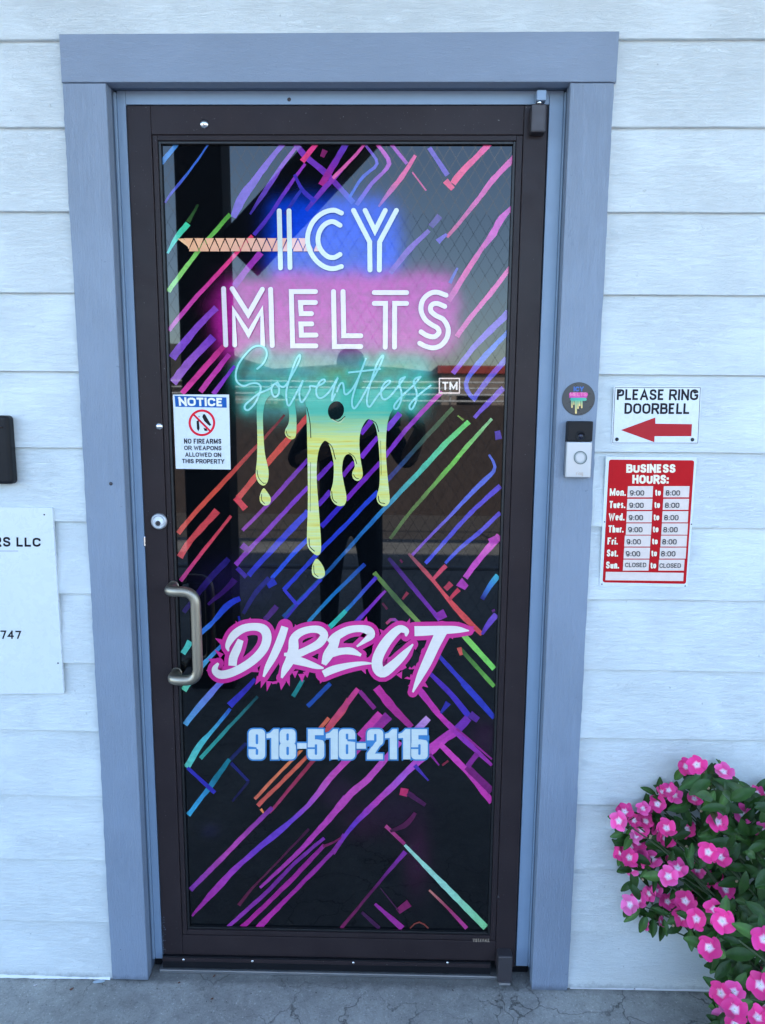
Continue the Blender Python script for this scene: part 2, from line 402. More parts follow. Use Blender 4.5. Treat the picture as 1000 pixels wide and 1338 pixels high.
def far_tree(x, y, h, lab):
    t = thing('broadleaf_tree', lab, 'tree', (x, y, -.16), 'trees beyond the lot')
    tube('trunk', [(x, y, -.17), (x + .1, y, h * .3), (x - .1, y + .1, h * .6)], .2, M_bark, t, 8, rs=[.26, .2, .1])
    r = random.Random(int(x * 7) + 5); vs = []; fs = []
    for _ in range(1500):
        while True:
            q = Vector((r.uniform(-1, 1), r.uniform(-1, 1), r.uniform(-1, 1)))
            if q.length < 1: break
        if math.sin(q.x * 5 + x) + math.sin(q.z * 6) + math.sin(q.y * 5) < -.9: continue
        c = Vector((x + q.x * h * .42, y + q.y * h * .42, h * .62 + q.z * h * .36)); s = r.uniform(.12, .28)
        a = Vector((r.gauss(0, 1), r.gauss(0, 1), r.gauss(0, 1))).normalized(); b = a.orthogonal().normalized(); k = len(vs)
        vs += [c + a * s, c + b * s, c - a * s, c - b * s]; fs.append((k, k + 1, k + 2, k + 3))
    meshof('crown', vs, fs, M_leafgreen, t)
for i, (x, y, h) in enumerate([(-22, -52, 5.0), (26, -60, 5.2)]):
    far_tree(x, y, h, ['broad tree beyond the far house across the lot', 'broad tree behind the red-fascia building across the lot'][i])
def chain_fence():
    t = thing('chain_link_fence', 'tall grey chain-link fence at the edge of the pavement', 'fence', (0, -3.3, -.16))
    y = -3.3; tube('top_rail', [(-5, y, 3.62), (5, y, 3.62)], .02, M_galv, t, 8); tube('middle_rail', [(-5, y + .02, .37), (5, y + .02, .37)], .017, M_galv, t, 8)
    for i in range(3): tube('fence_post', [(V(265, 500, y).x + (i - 1) * 3.4, y - .03, -.16), (V(265, 500, y).x + (i - 1) * 3.4, y - .03, 3.66)], .025, M_galv, t, 8)
    vs = []; fs = []; H = 3.7; st = .085; r = .0011
    for k in range(-int(H / st) - 1, int(10 / st)):
        for sgn in (1, -1):
            xs = -5 + k * st * 1.0; x0, x1 = (xs, xs + H * .62) if sgn > 0 else (xs + H * .62, xs)
            i0 = len(vs); yy = y + (.004 if sgn > 0 else -.004)
            vs += [(x0 - r, yy, -.12), (x0 + r, yy, -.12), (x1 + r, yy, -.12 + H), (x1 - r, yy, -.12 + H)]; fs.append((i0, i0 + 1, i0 + 2, i0 + 3))
    o = meshof('wire_mesh', vs, fs, M_galv, t); o['kind'] = 'stuff'
chain_fence()

# ================================================================== DOOR FRAME
fr = thing('door_frame', 'blue-grey painted door casing and jambs set in the siding', 'door frame', (0, .02, 0))
def ragged(x_in, x_out, z0, z1, seed):
    r = random.Random(seed); pts = [(x_in, z0), (x_in, z1), (x_out, z1)]; n = 150; s = 1 if x_out > 0 else -1; j = 0; o = []
    for i in range(1, n):
        j = j * .75 + r.uniform(-.0006, .0006); o.append((x_out + j + (s * r.uniform(0, .0012) if r.random() < .12 else 0), z1 + (z0 - z1) * i / n))
    return pts + o + [(x_out, z0)]
prism('side_casing', ragged(-.5198, -.6178, .004, 2.2690, 1), 0.0, .0300, M_casing_v, fr, .0025)
prism('side_casing', ragged(.5205, .6165, -.001, 2.2690, 2), 0.0, .0300, M_casing_v, fr, .0025)
prism('head_casing', [(-.6200, 2.2702), (.6215, 2.2702), (.6225, 2.3735), (-.6195, 2.3700)], -.0015, .0300, M_casing_h, fr, .002)
# jambs behind the casing (return) and the flat painted frame round the leaf
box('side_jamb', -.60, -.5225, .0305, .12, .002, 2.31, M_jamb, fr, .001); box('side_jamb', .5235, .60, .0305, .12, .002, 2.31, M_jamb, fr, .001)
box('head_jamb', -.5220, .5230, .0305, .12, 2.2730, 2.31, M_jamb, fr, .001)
box('caulk_line', -.5222, -.5150, .0440, .058, .03, 2.268, M_caulk, fr, .002); box('caulk_line', .5180, .5232, .0440, .058, .03, 2.268, M_caulk, fr, .002)
box('frame_post', -.5149, -.4945, .0500, .16, .028, 2.2725, M_frame, fr, .0015); box('frame_post', .4850, .5178, .0500, .16, .028, 2.2725, M_frame, fr, .0015)
box('frame_head', -.4943, .4848, .0500, .16, 2.2425, 2.2725, M_frame, fr, .0015)
box('door_stop', -.4943, -.455, .110, .16, .012, 2.2423, M_bronze, fr); box('door_stop', .445, .4848, .110, .16, .012, 2.2423, M_bronze, fr); box('door_stop', -.4549, .4449, .110, .16, 2.20, 2.2423, M_bronze, fr)
for (px, py, Y) in ((378, 130, .05), (145, 632, 0.0)):
    p = P(px, py, Y); lathe('screw', p, (0, -1, 0), [(0, .0026), (.003, .0022), (.0042, .0008), (.0045, 0)], M_pivot, fr, 12)
for (px, py) in ((106, 96), (157, 1241), (197, 53)):
    p = P(px, py, 0); lathe('nail_head', p, (0, -1, 0), [(0, .0015), (.0025, .0012), (.0032, 0)], M_casing_v, fr, 10)
thr = thing('door_sill', 'worn pale metal sill under the door, above the concrete', 'sill', (0, .05, 0))
box('sill_plate', -.4990, .4550, .0300, .16, .0005, .0110, M_alum, thr, .002)
box('sill_filler', .4555, .52, .060, .16, .0005, .02, M_black, thr, .002); box('sill_filler', -.52, -.4995, .060, .16, .0005, .02, M_black, thr, .002)

# ================================================================== DOOR
door = thing('glass_door', 'dark bronze storefront door with a neon-coloured printed glass panel', 'door', (0, .07, 0))
Y0 = .0450
box('stile', -.4915, -.4360, Y0, .09, .0465, 2.2385, M_bronze, door, .0015)
box('stile', .4275, .4815, Y0, .09, .0300, 2.2385, M_bronze, door, .0015)
box('top_rail', -.4355, .4270, Y0 + .0004, .09, 2.1760, 2.2385, M_bronze, door, .0012)
box('bottom_rail', -.4355, .4270, Y0 + .0004, .09, .0465, .1060, M_bronze, door, .0012)
bz = Y0 + .0035
box('glazing_bead', -.4352, -.4232, bz, .085, .1064, 2.1756, M_bronze, door, .001); box('glazing_bead', .4120, .4267, bz, .085, .1064, 2.1756, M_bronze, door, .001)
box('glazing_bead', -.4228, .4116, bz, .085, 2.1640, 2.1756, M_bronze, door, .001); box('glazing_bead', -.4228, .4116, bz, .085, .1064, .1200, M_bronze, door, .001)
gz = Y0 + .007
box('gasket', -.4228, -.4165, gz, .08, .1204, 2.1636, M_gasket, door, .001); box('gasket', .4052, .4116, gz, .08, .1204, 2.1636, M_gasket, door, .001)
box('gasket', -.4163, .4050, gz, .08, 2.1575, 2.1636, M_gasket, door, .001); box('gasket', -.4163, .4050, gz, .08, .1204, .1260, M_gasket, door, .001)
sweep_ = box('door_sweep', -.4900, P(641, 1265, .035).x, .0355, .0442, .0130, .0480, M_black, door, .001)
box('sweep_rail', -.4900, P(641, 1250, .035).x, .0330, .0354, .0350, .0462, M_bronze, door, .0008)
for px, py in ((330, 1256), (462, 1258), (585, 1258), (240, 1254)):
    lathe('sweep_screw', P(px, py, .033), (0, -1, 0), [(0, .0022), (.0025, .002), (.0036, .0006), (.0038, 0)], M_chrome, sweep_, 12)
GY = .0600                                    # outer face of the glass
pane = box('glass_pane', -.4185, .4070, GY + .0004, .0665, .1245, 2.1590, M_gloss, door)
# hardware
hd = thing  # keep name free
def handle():
    a = P(228, 766, Y0); b = P(237, 879, Y0); o = .052
    pts = [a, a + Vector((-.001, -o * .55, 0))]
    ctr = [Vector((a.x - .002, Y0, a.z)), Vector((a.x - .002, Y0 - o, a.z)), Vector((a.x + .068, Y0 - o, a.z)), Vector((a.x + .068, Y0 - o, b.z)), Vector((b.x - .012, Y0 - o, b.z)), Vector((b.x - .012, Y0, b.z))]
    out = [ctr[0]]; R = [.026, .034, .034, .026]
    for i in range(1, 5):
        p, c, n = ctr[i - 1], ctr[i], ctr[i + 1]; r = R[i - 1]
        d1 = (p - c).normalized(); d2 = (n - c).normalized(); s = c + d1 * min(r, (p - c).length * .5); e = c + d2 * min(r, (n - c).length * .5)
        for k in range(9):
            t = k / 8; out.append(s * (1 - t) ** 2 + c * 2 * t * (1 - t) + e * t * t)
    out.append(ctr[5])
    h = tube('pull_handle', out, .0130, M_steel, door, 20)
    for c in (ctr[0], ctr[5]): lathe('mounting_collar', c, (0, -1, 0), [(.0145, 0), (.0145, .002), (.0132, .003)], M_steel, h)
handle()
c = P(208.5, 681, Y0); k = lathe('lock_cylinder', c, (0, -1, 0), [(.0205, 0), (.0205, .004), (.0185, .0075), (.0150, .0085), (.0140, .0075), (0, .0075)], M_satin, door, 32)
lathe('lock_face', c + Vector((0, -.0076, 0)), (0, -1, 0), [(.0135, 0), (.0135, .0006), (0, .0008)], M_white, k, 28)
lathe('key_plug', c + Vector((-.001, -.0085, -.004)), (0, -1, 0), [(.0065, 0), (.0065, .0009), (.005, .0012), (0, .0006)], M_pivot, k, 20)
box('keyhole', c.x - .0020, c.x - .0002, c.y - .0112, c.y - .0092, c.z - .0080, c.z - .0005, M_gasket, k)
for px, py, r in ((208, 557, .0095), (267, 162, .0105)):
    lathe('bolt_cap', P(px, py, Y0), (0, -1, 0), [(r, 0), (r * .96, .0015), (r * .7, .0042), (r * .3, .0058), (0, .006)], M_chrome, door, 24)
c = P(190, 708, Y0)
lt = box('latch_bolt', c.x - .0065, -.4905, Y0 + .004, Y0 + .018, c.z - .013, c.z + .013, M_chrome, door, .002)
lathe('latch_screw', (c.x + .0008, Y0 + .004, c.z - .004), (0, -1, 0), [(.0032, 0), (.0028, .001), (0, .0014)], M_pivot, lt, 10)
# top pivot: arm fixed to the frame head, body on the leaf
bm = bmesh.new(); a = P(693, 174, .02); b = P(714.5, 133, .02)
add_box(bm, a.x + .001, b.x, .0180, .0600, a.z + .002, b.z - .004, .0035); pv = bmobj('top_pivot', bm, M_pivot, door)
bm = bmesh.new(); add_box(bm, a.x + .012, b.x - .001, .0200, .0490, P(700, 131, .02).z, P(700, 117, .02).z, .002); bmobj('pivot_arm', bm, M_frame, pv)
bm = bmesh.new(); add_tube(bm, [(a.x + .02, .03, P(700, 135, .02).z), (a.x + .02, .03, P(700, 129, .02).z)], .006, 12); bmobj('pivot_pin', bm, M_chrome, pv, True)
# bottom pivot
a = P(651, 1248, .02); b = P(668, 1288, .02)
bm = bmesh.new(); add_box(bm, a.x, b.x + .001, .0150, .0500, .006, a.z, .004); bp = bmobj('bottom_pivot', bm, M_pivot, door)
bm = bmesh.new(); add_box(bm, a.x + .003, b.x - .003, .0100, .0400, .0008, .008, .002); bmobj('pivot_shoe', bm, M_alum, bp)
lathe('pivot_mark', P(651, 1172, Y0), (0, -1, 0), [(.0055, 0), (.004, .0008), (0, .001)], M_pivot, door, 3)

# grit and crumbs swept against the wall foot
rg_ = random.Random(21); vs = []; fs = []; rcol = []
for i in range(420):
    x = rg_.uniform(-1.4, 1.6); y = -abs(rg_.gauss(0, .035)) - .002 if i % 3 else rg_.uniform(-.3, -.01)
    if abs(x) < .52 and y > -.02: y -= .0
    sz = rg_.uniform(.0008, .0024) * (1.5 if rg_.random() < .08 else 1); k = len(vs)
    for _ in range(4): vs.append((x + rg_.uniform(-sz, sz), y + rg_.uniform(-sz, sz), .0006 + rg_.uniform(0, sz)))
    fs += [(k, k + 1, k + 2), (k, k + 1, k + 3), (k + 1, k + 2, k + 3), (k, k + 2, k + 3)]
g_ = meshof('grit', vs, fs, simple('grit_mix', (.09, .075, .06), .9, var=.9)); g_['kind'] = 'stuff'; g_['label'] = 'grit and crumbs on the concrete along the foot of the wall'
# nail heads in the boards
for i in range(26):
    x = rg_.choice((-1.03, -.66, .70, 1.05)) + rg_.uniform(-.01, .01); z = .03 + (i % 13) * EXP + rg_.uniform(0, .006)
    lathe('nail_head', (x, .0079, z), (0, -1, 0), [(.0030, 0), (.0026, .0007), (0, .0009)], M_siding, wall, 8)

sm = Vector((0, 0, 0)); vs = []; fs = []
for i in range(26):
    p = P(212.5 + rg_.uniform(-.5, 3.5) * (1 if i % 2 else .5), 1200 + i * 1.9 + rg_.uniform(-2, 2), Y0 - .0004); k = len(vs); a_ = rg_.uniform(.0006, .0018); b_ = rg_.uniform(.001, .004)
    if p.x < -.4905: p.x = -.4905
    vs += [(p.x, Y0 - .0004, p.z), (p.x + a_, Y0 - .0004, p.z + b_ * .2), (p.x + a_ * .7, Y0 - .0004, p.z + b_), (p.x, Y0 - .0004, p.z + b_ * .8)]; fs.append((k, k + 1, k + 2, k + 3))
o = meshof('paint_smear', vs, fs, M_frame, door); o['kind'] = 'stuff'
# ================================================================== PRINT TOOLS
def cr(pts, sub=6, closed=False):
    pts = [np.array(p, float) for p in pts]; n = len(pts); out = []
    rngi = range(n if closed else n - 1)
    for i in rngi:
        p1 = pts[i]; p2 = pts[(i + 1) % n]
        p0 = pts[(i - 1) % n] if (closed or i > 0) else 2 * p1 - p2
        p3 = pts[(i + 2) % n] if (closed or i < n - 2) else 2 * p2 - p1
        for k in range(sub):
            t = k / sub; out.append(.5 * (2 * p1 + (p2 - p0) * t + (2 * p0 - 5 * p1 + 4 * p2 - p3) * t * t + (3 * p1 - p0 - 3 * p2 + p3) * t ** 3))
    if not closed: out.append(pts[-1])
    return out
class Ink:
    """collects flat print drawn in photo pixels and lays it on the plane y=Y; every stroke sits a hair above the last"""
    def __init__(s, Y, step=.000008): s.Y = Y; s.step = step; s.n = 0; s.v = []; s.f = []; s.c = []
    def _add(s, pts, faces, cols, ys=None):
        k = len(s.v); s.n += 1
        for i, (x, y) in enumerate(pts):
            yy = s.Y - s.n * s.step - (ys[i] if ys is not None else 0); s.v.append(P(x, y, yy))
        s.f += [tuple(k + j for j in f) for f in faces]; s.c += list(cols)
    def ribbon(s, pts, w, cols=None, cap='butt', smooth=0, drift=0.0):
        """pts [(x,y)], w width or list, cols list of srgb tuples spread along the line"""
        pts = [np.array(p, float) for p in pts]
        if not isinstance(w, (list, tuple)): w = [w] * len(pts)
        if len(w) != len(pts): w = list(np.interp(np.linspace(0, 1, len(pts)), np.linspace(0, 1, len(w)), w))
        if smooth:
            full = cr([np.append(p, ww) for p, ww in zip(pts, w)], smooth); pts = [q[:2] for q in full]; w = [max(.3, q[2]) for q in full]
        L = np.concatenate([[0], np.cumsum([np.linalg.norm(pts[i + 1] - pts[i]) for i in range(len(pts) - 1)])]); L = L / max(L[-1], 1e-9)
        cols = cols or [(255, 255, 255)]
        ca = np.array([L3(*c) for c in cols])
        def colat(t): return [np.interp(t, np.linspace(0, 1, len(ca)), ca[:, k]) if len(ca) > 1 else ca[0][k] for k in range(3)]
        V = []; C = []; Fc = []; YS = []
        for i, p in enumerate(pts):
            d1 = p - pts[i - 1] if i > 0 else pts[1] - p; d2 = pts[i + 1] - p if i < len(pts) - 1 else d1
            d1 = d1 / (np.linalg.norm(d1) + 1e-9); d2 = d2 / (np.linalg.norm(d2) + 1e-9)
            t = d1 + d2; t = t / (np.linalg.norm(t) + 1e-9); nrm = np.array([-t[1], t[0]]); m = 1 / max(.45, abs(nrm @ np.array([-d1[1], d1[0]])))
            h = w[i] / 2 * m; V += [p + nrm * h, p - nrm * h]; cc = colat(L[i]); C += [cc, cc]; YS += [drift * L[i]] * 2
            if i: a = 2 * i; Fc.append((a - 2, a - 1, a + 1, a))
        if cap == 'round':
            for end in (0, 1):
                i = 0 if end == 0 else len(pts) - 1; p = pts[i]; d = (pts[0] - pts[1]) if end == 0 else (pts[-1] - pts[-2]); d = d / (np.linalg.norm(d) + 1e-9); nrm = np.array([-d[1], d[0]]); h = w[i] / 2
                ids = []; cc = colat(L[i])
                for k in range(1, 8):
                    a = math.pi * k / 8; V.append(p + nrm * h * math.cos(a) + d * h * math.sin(a)); C.append(cc); YS.append(drift * L[i]); ids.append(len(V) - 1)
                if end == 0: Fc.append((1, *ids, 0)) if True else None
                else: Fc.append((2 * i, *ids, 2 * i + 1))
        s._add(V, Fc, C, YS)
    def poly(s, pts, col, smooth=0):
        if smooth: pts = cr(pts, smooth, True)
        me = bpy.data.meshes.new('t'); bm = bmesh.new(); vs = [bm.verts.new((p[0], p[1], 0)) for p in pts]; es = [bm.edges.new((vs[i], vs[(i + 1) % len(vs)])) for i in range(len(vs))]
        bmesh.ops.triangle_fill(bm, use_beauty=True, use_dissolve=False, edges=es)
        bm.verts.index_update(); V = [(v.co.x, v.co.y) for v in bm.verts]; Fc = [tuple(v.index for v in f.verts) for f in bm.faces]; bm.free(); bpy.data.meshes.remove(me)
        s._add(V, Fc, [L3(*col)] * len(V))
    def ellipse(s, cx, cy, rx, ry, col, n=28, rot=0):
        V = [(cx, cy)]
        for k in range(n):
            a = 2 * math.pi * k / n; x = rx * math.cos(a); y = ry * math.sin(a); V.append((cx + x * math.cos(rot) - y * math.sin(rot), cy + x * math.sin(rot) + y * math.cos(rot)))
        s._add(V, [(0, 1 + k, 1 + (k + 1) % n) for k in range(n)], [L3(*col)] * len(V))
    def ring(s, cx, cy, r, w, col, n=40):
        V = []; 
        for k in range(n):
            a = 2 * math.pi * k / n; V += [(cx + (r - w / 2) * math.cos(a), cy + (r - w / 2) * math.sin(a)), (cx + (r + w / 2) * math.cos(a), cy + (r + w / 2) * math.sin(a))]
        s._add(V, [(2 * k, 2 * k + 1, 2 * ((k + 1) % n) + 1, 2 * ((k + 1) % n)) for k in range(n)], [L3(*col)] * len(V))
    def text(s, txt, quad, col, w=.2, gap=.12):
        """stroke lettering; quad TL, TR, BR, BL in photo pixels; w stroke width as a share of the height"""
        q = [np.array(a, float) for a in quad]; Hp = np.linalg.norm(q[3] - q[0]); Wp = np.linalg.norm(q[1] - q[0]); lay = []; x = 0
        nat = sum(GW.get(c, .6) for c in txt) ; k = (Wp / Hp - gap * (len(txt) - 1)) / nat
        for c in txt:
            g = GW.get(c, .6) * k
            for line in GL.get(c, []):
                hw = w / 2; dotted = len(line) == 1
                pts = [(x + hw + px_ * (g - w), hw + py_ * (1 - w)) for px_, py_ in line]
                # straight ends run out to the cap line / base line
                def ext(p, raw, nx):
                    y = p[1]
                    if abs(p[0] - nx[0]) < abs(p[1] - nx[1]) * 1.2:
                        if raw[1] >= .999: y = 1.0
                        if raw[1] <= .001: y = 0.0
                        d = p[1] - nx[1]; t = (y - nx[1]) / d if abs(d) > 1e-6 else 1; return (nx[0] + (p[0] - nx[0]) * t, y)
                    if abs(p[0] - nx[0]) > abs(p[1] - nx[1]) * 1.2 and len(line) <= 3 and raw[0] in (0, 1): return (p[0] + (hw if p[0] > nx[0] else -hw) * .9, y)
                    return p
                if dotted: pts = [(pts[0][0] - hw, pts[0][1]), (pts[0][0] + hw, pts[0][1])]; 
                elif c not in 'OCGSQ0oecas83695DdPRBbgU2' or len(line) == 2:
                    pts[0] = ext(pts[0], line[0], pts[1]); pts[-1] = ext(pts[-1], line[-1], pts[-2])
                lay.append((pts, (c in 'OCGSQ0oecas83695DdPRBbgU2nhur') and len(line) > 3))
            x += g + gap
        tot = x - gap
        for pts, sm in lay:
            out = []
            for px_, py_ in pts:
                u = px_ / tot; v = 1 - py_; t = q[0] * (1 - u) + q[1] * u; bt = q[3] * (1 - u) + q[2] * u; out.append(t * (1 - v) + bt * v)
            s.ribbon(out, w * Hp, [col], 'butt', 4 if sm else 0, drift=.00002)
    def build(s, name, mat, parent):
        o = meshof(name, s.v, s.f, mat, parent, cols=s.c); return fixn(o)
def fixn(o):
    me = o.data
    bm = bmesh.new(); bm.from_mesh(me)
    for f in bm.faces:
        f.normal_update()
        if f.normal.y > 0: f.normal_flip()
    bm.to_mesh(me); bm.free(); return o
# centre lines of a plain grotesque, unit box, y up
GW = dict(A=.72, B=.66, C=.68, D=.68, E=.58, F=.55, G=.72, H=.68, I=.2, L=.54, M=.82, N=.68, O=.72, P=.64, R=.68, S=.64, T=.62, U=.68, V=.68, W=.98, Y=.68)
GW.update({' ': .22, ':': .2, '.': .2, '-': .4, 'o': .54, 'n': .52, 'u': .52, 'e': .54, 's': .5, 'd': .54, 'h': .52, 'r': .38, 'i': .2, 'a': .52, 't': .36, 'g': .54, '0': .56, '9': .56, '8': .56, '7': .56, '4': .6})
_O = [(.5, 1), (.12, .9), (0, .7), (0, .3), (.12, .1), (.5, 0), (.88, .1), (1, .3), (1, .7), (.88, .9), (.5, 1)]
def _lo(pts, h=.68): return [(x, y * h) for x, y in pts]
_o = _lo([(.5, 1), (.12, .88), (0, .5), (.12, .12), (.5, 0), (.88, .12), (1, .5), (.88, .88), (.5, 1)])
GL = {'A': [[(0, 0), (.5, 1), (1, 0)], [(.18, .3), (.82, .3)]], 'B': [[(0, 0), (0, 1)], [(0, 1), (.6, 1), (.9, .92), (.92, .65), (.7, .53), (0, .53)], [(0, .53), (.7, .53), (1, .42), (1, .12), (.7, 0), (0, 0)]],
 'C': [[(1, .68), (.9, .9), (.5, 1), (.12, .9), (0, .7), (0, .3), (.12, .1), (.5, 0), (.9, .1), (1, .32)]], 'D': [[(0, 0), (0, 1)], [(0, 1), (.5, 1), (.88, .88), (1, .65), (1, .35), (.88, .12), (.5, 0), (0, 0)]],
 'E': [[(1, 1), (0, 1), (0, 0), (1, 0)], [(0, .52), (.85, .52)]], 'F': [[(1, 1), (0, 1), (0, 0)], [(0, .5), (.85, .5)]], 'G': [[(1, .7), (.9, .9), (.5, 1), (.12, .9), (0, .7), (0, .3), (.12, .1), (.5, 0), (.9, .08), (1, .25), (1, .45)], [(.55, .45), (1, .45)]],
 'H': [[(0, 0), (0, 1)], [(1, 0), (1, 1)], [(0, .52), (1, .52)]], 'I': [[(.5, 0), (.5, 1)]], 'L': [[(0, 1), (0, 0), (1, 0)]], 'M': [[(0, 0), (0, 1)], [(0, 1), (.5, .12), (1, 1)], [(1, 1), (1, 0)]], 'N': [[(0, 0), (0, 1)], [(0, 1), (1, 0)], [(1, 0), (1, 1)]],
 'O': [_O], '0': [_O], 'P': [[(0, 0), (0, 1)], [(0, 1), (.6, 1), (.95, .92), (1, .72), (.95, .52), (.6, .43), (0, .43)]], 'R': [[(0, 0), (0, 1)], [(0, 1), (.6, 1), (.95, .92), (1, .73), (.95, .55), (.6, .46), (0, .46)], [(.55, .46), (1, 0)]],
 'S': [[(.95, .72), (.85, .93), (.5, 1), (.12, .92), (.05, .72), (.2, .58), (.8, .44), (.97, .27), (.88, .08), (.5, 0), (.1, .08), (.02, .3)]], 'T': [[(0, 1), (1, 1)], [(.5, 1), (.5, 0)]], 'U': [[(0, 1), (0, .5), (0, .25), (.15, .06), (.5, 0), (.85, .06), (1, .25), (1, .5), (1, 1)]],
 'V': [[(0, 1), (.5, 0), (1, 1)]], 'W': [[(0, 1), (.25, 0), (.5, .9), (.75, 0), (1, 1)]], 'Y': [[(0, 1), (.5, .45), (1, 1)], [(.5, .5), (.5, 0)]],
 ':': [[(.5, .05)], [(.5, .62)]], '.': [[(.5, .0)]], '-': [[(0, .42), (1, .42)]],
 'o': [_o], 'n': [[(0, 0), (0, .68)], [(0, .45), (.2, .63), (.6, .68), (.95, .58), (1, .4), (1, 0)]], 'u': [[(1, 0), (1, .68)], [(0, .68), (0, .2), (.1, .05), (.45, 0), (.8, .05), (1, .2)]], 'e': [[(0, .34), (1, .36), (.92, .6), (.5, .68), (.1, .58), (0, .34), (.1, .08), (.5, 0), (.95, .12)]],
 's': [[(.95, .54), (.5, .68), (.06, .54), (.3, .4), (.8, .3), (.95, .14), (.5, 0), (.03, .12)]], 'd': [[(1, 0), (1, 1)], [(1, .5), (.8, .65), (.4, .68), (.05, .55), (0, .34), (.05, .1), (.4, 0), (.8, .03), (1, .18)]], 'h': [[(0, 0), (0, 1)], [(0, .45), (.2, .63), (.6, .68), (.95, .58), (1, .4), (1, 0)]],
 'r': [[(0, 0), (0, .68)], [(0, .42), (.3, .62), (1, .66)]], 'i': [[(.5, 0), (.5, .68)], [(.5, .98)]], 'a': [[(.05, .5), (.2, .65), (.6, .68), (.92, .6), (1, .45), (1, 0)], [(1, .38), (.4, .36), (.05, .25), (.05, .08), (.4, 0), (.85, .06), (1, .2)]], 't': [[(.45, .95), (.45, .1), (1, 0)], [(0, .66), (1, .66)]],
 'g': [_o, [(1, .68), (1, -.1), (.8, -.25), (.1, -.22)]], '9': [[(.98, .62), (.85, .4), (.5, .34), (.12, .42), (.02, .66), (.12, .92), (.5, 1), (.88, .92), (1, .7), (.98, .35), (.85, .08), (.5, 0), (.06, .14)]],
 '8': [[(.5, .53), (.12, .6), (.08, .78), (.15, .94), (.5, 1), (.85, .94), (.92, .78), (.88, .6), (.5, .53)], [(.5, .53), (.08, .44), (0, .26), (.12, .06), (.5, 0), (.88, .06), (1, .26), (.92, .44), (.5, .53)]],
 '7': [[(0, 1), (1, 1), (.4, 0)]], '4': [[(.75, 0), (.75, 1)], [(.75, 1), (0, .28), (1, .28)]]}

# ================================================================== WINDOW FILM
# sprayed background of the film: colour grid
NX, NY = 170, 380; gv = []; gc = []; gf = []
def soft(d, s): return 1 / (1 + np.exp(np.clip(d / s, -30, 30)))
def boxd(x, y, x0, y0, x1, y1, r):
    cx, cy = (x0 + x1) / 2, (y0 + y1) / 2; qx = np.abs(x - cx) - (x1 - x0) / 2 + r; qy = np.abs(y - cy) - (y1 - y0) / 2 + r
    return np.hypot(np.maximum(qx, 0), np.maximum(qy, 0)) + np.minimum(np.maximum(qx, qy), 0) - r
xs = np.linspace(206, 676, NX + 1); ys = np.linspace(182, 1218, NY + 1); X, Yp = np.meshgrid(xs, ys)
def vnoise(sx, sy, seed):
    r = np.random.default_rng(seed); g = r.random((int(1100 / sy) + 3, int(520 / sx) + 3)); u = (X - 200) / sx; v = (Yp - 180) / sy
    i = u.astype(int); j = v.astype(int); fu = u - i; fv = v - j; fu = fu * fu * (3 - 2 * fu); fv = fv * fv * (3 - 2 * fv)
    return (g[j, i] * (1 - fu) + g[j, i + 1] * fu) * (1 - fv) + (g[j + 1, i] * (1 - fu) + g[j + 1, i + 1] * fu) * fv
Cc = np.zeros(X.shape + (3,)) + np.array(L3(5, 9, 16))
def over(a, col):
    global Cc
    c = np.array(L3(*col)) if isinstance(col, tuple) else col
    Cc = Cc * (1 - a[..., None]) + c * a[..., None]
nz = (vnoise(22, 22, 1) - .5) * 16
over(soft(boxd(X, Yp, 352, 262, 522, 372, 34) + nz * .5, 5.5), (10, 70, 236))
over(soft(boxd(X, Yp, 385, 330, 470, 372, 14) + nz, 8) * .35, (30, 60, 150))
over(soft(np.minimum(boxd(X, Yp, 284, 368, 596, 462, 26), boxd(X, Yp, 352, 358, 590, 392, 16)) + nz * .45, 5.0), (176, 38, 168))
over(soft(boxd(X, Yp, 300, 385, 350, 450, 20) + nz, 9) * .35, (160, 30, 130))
over(soft(np.hypot((X - 445) / 1.5, (Yp - 470)) - 20 + nz, 7) * .35, (90, 40, 160))
tl = soft(boxd(X, Yp, 326, 470, 558, 534, 20) + nz * .6 - 4, 5.0)
tcol = np.array(L3(50, 170, 165)) * (1 - vnoise(60, 7, 3)[..., None]) + np.array(L3(110, 176, 130)) * vnoise(60, 7, 3)[..., None]
tcol = tcol * .75 + np.array(L3(50, 110, 190)) * .25 * (vnoise(40, 9, 5)[..., None] * 2)
over(tl, tcol)
over(soft(np.minimum(boxd(X, Yp, 312, 478, 372, 545, 20), np.hypot(X - 326, Yp - 528) - 8) + nz * .5, 7) * .5, (20, 120, 120))
over(soft(boxd(X, Yp, 340, 462, 470, 478, 6) + nz * .8, 5) * .45, (120, 130, 160))
over(soft(boxd(X, Yp, 405, 535, 500, 580, 10) + nz * .4, 7) * .0, (150, 200, 140))
for (cx, cy, rx, ry, col, a) in ((545, 1120, 14, 40, (60, 14, 60), .55), (475, 1075, 25, 18, (50, 14, 50), .5), (440, 1035, 20, 16, (50, 20, 60), .45), (632, 965, 16, 20, (60, 20, 70), .4), (520, 1060, 30, 22, (40, 14, 50), .5), (312, 760, 40, 24, (30, 22, 80), .4), (275, 1085, 10, 8, (24, 22, 60), .5)):
    over(soft((np.hypot((X - cx) / rx, (Yp - cy) / ry) - 1) * 10, 3) * a, col)
c3 = lambda pts: [(290 + p[0] * .16, 440 + p[1] * .16) for p in pts]
c4 = lambda pts: [(440 + p[0] * .18, 440 + p[1] * .18) for p in pts]
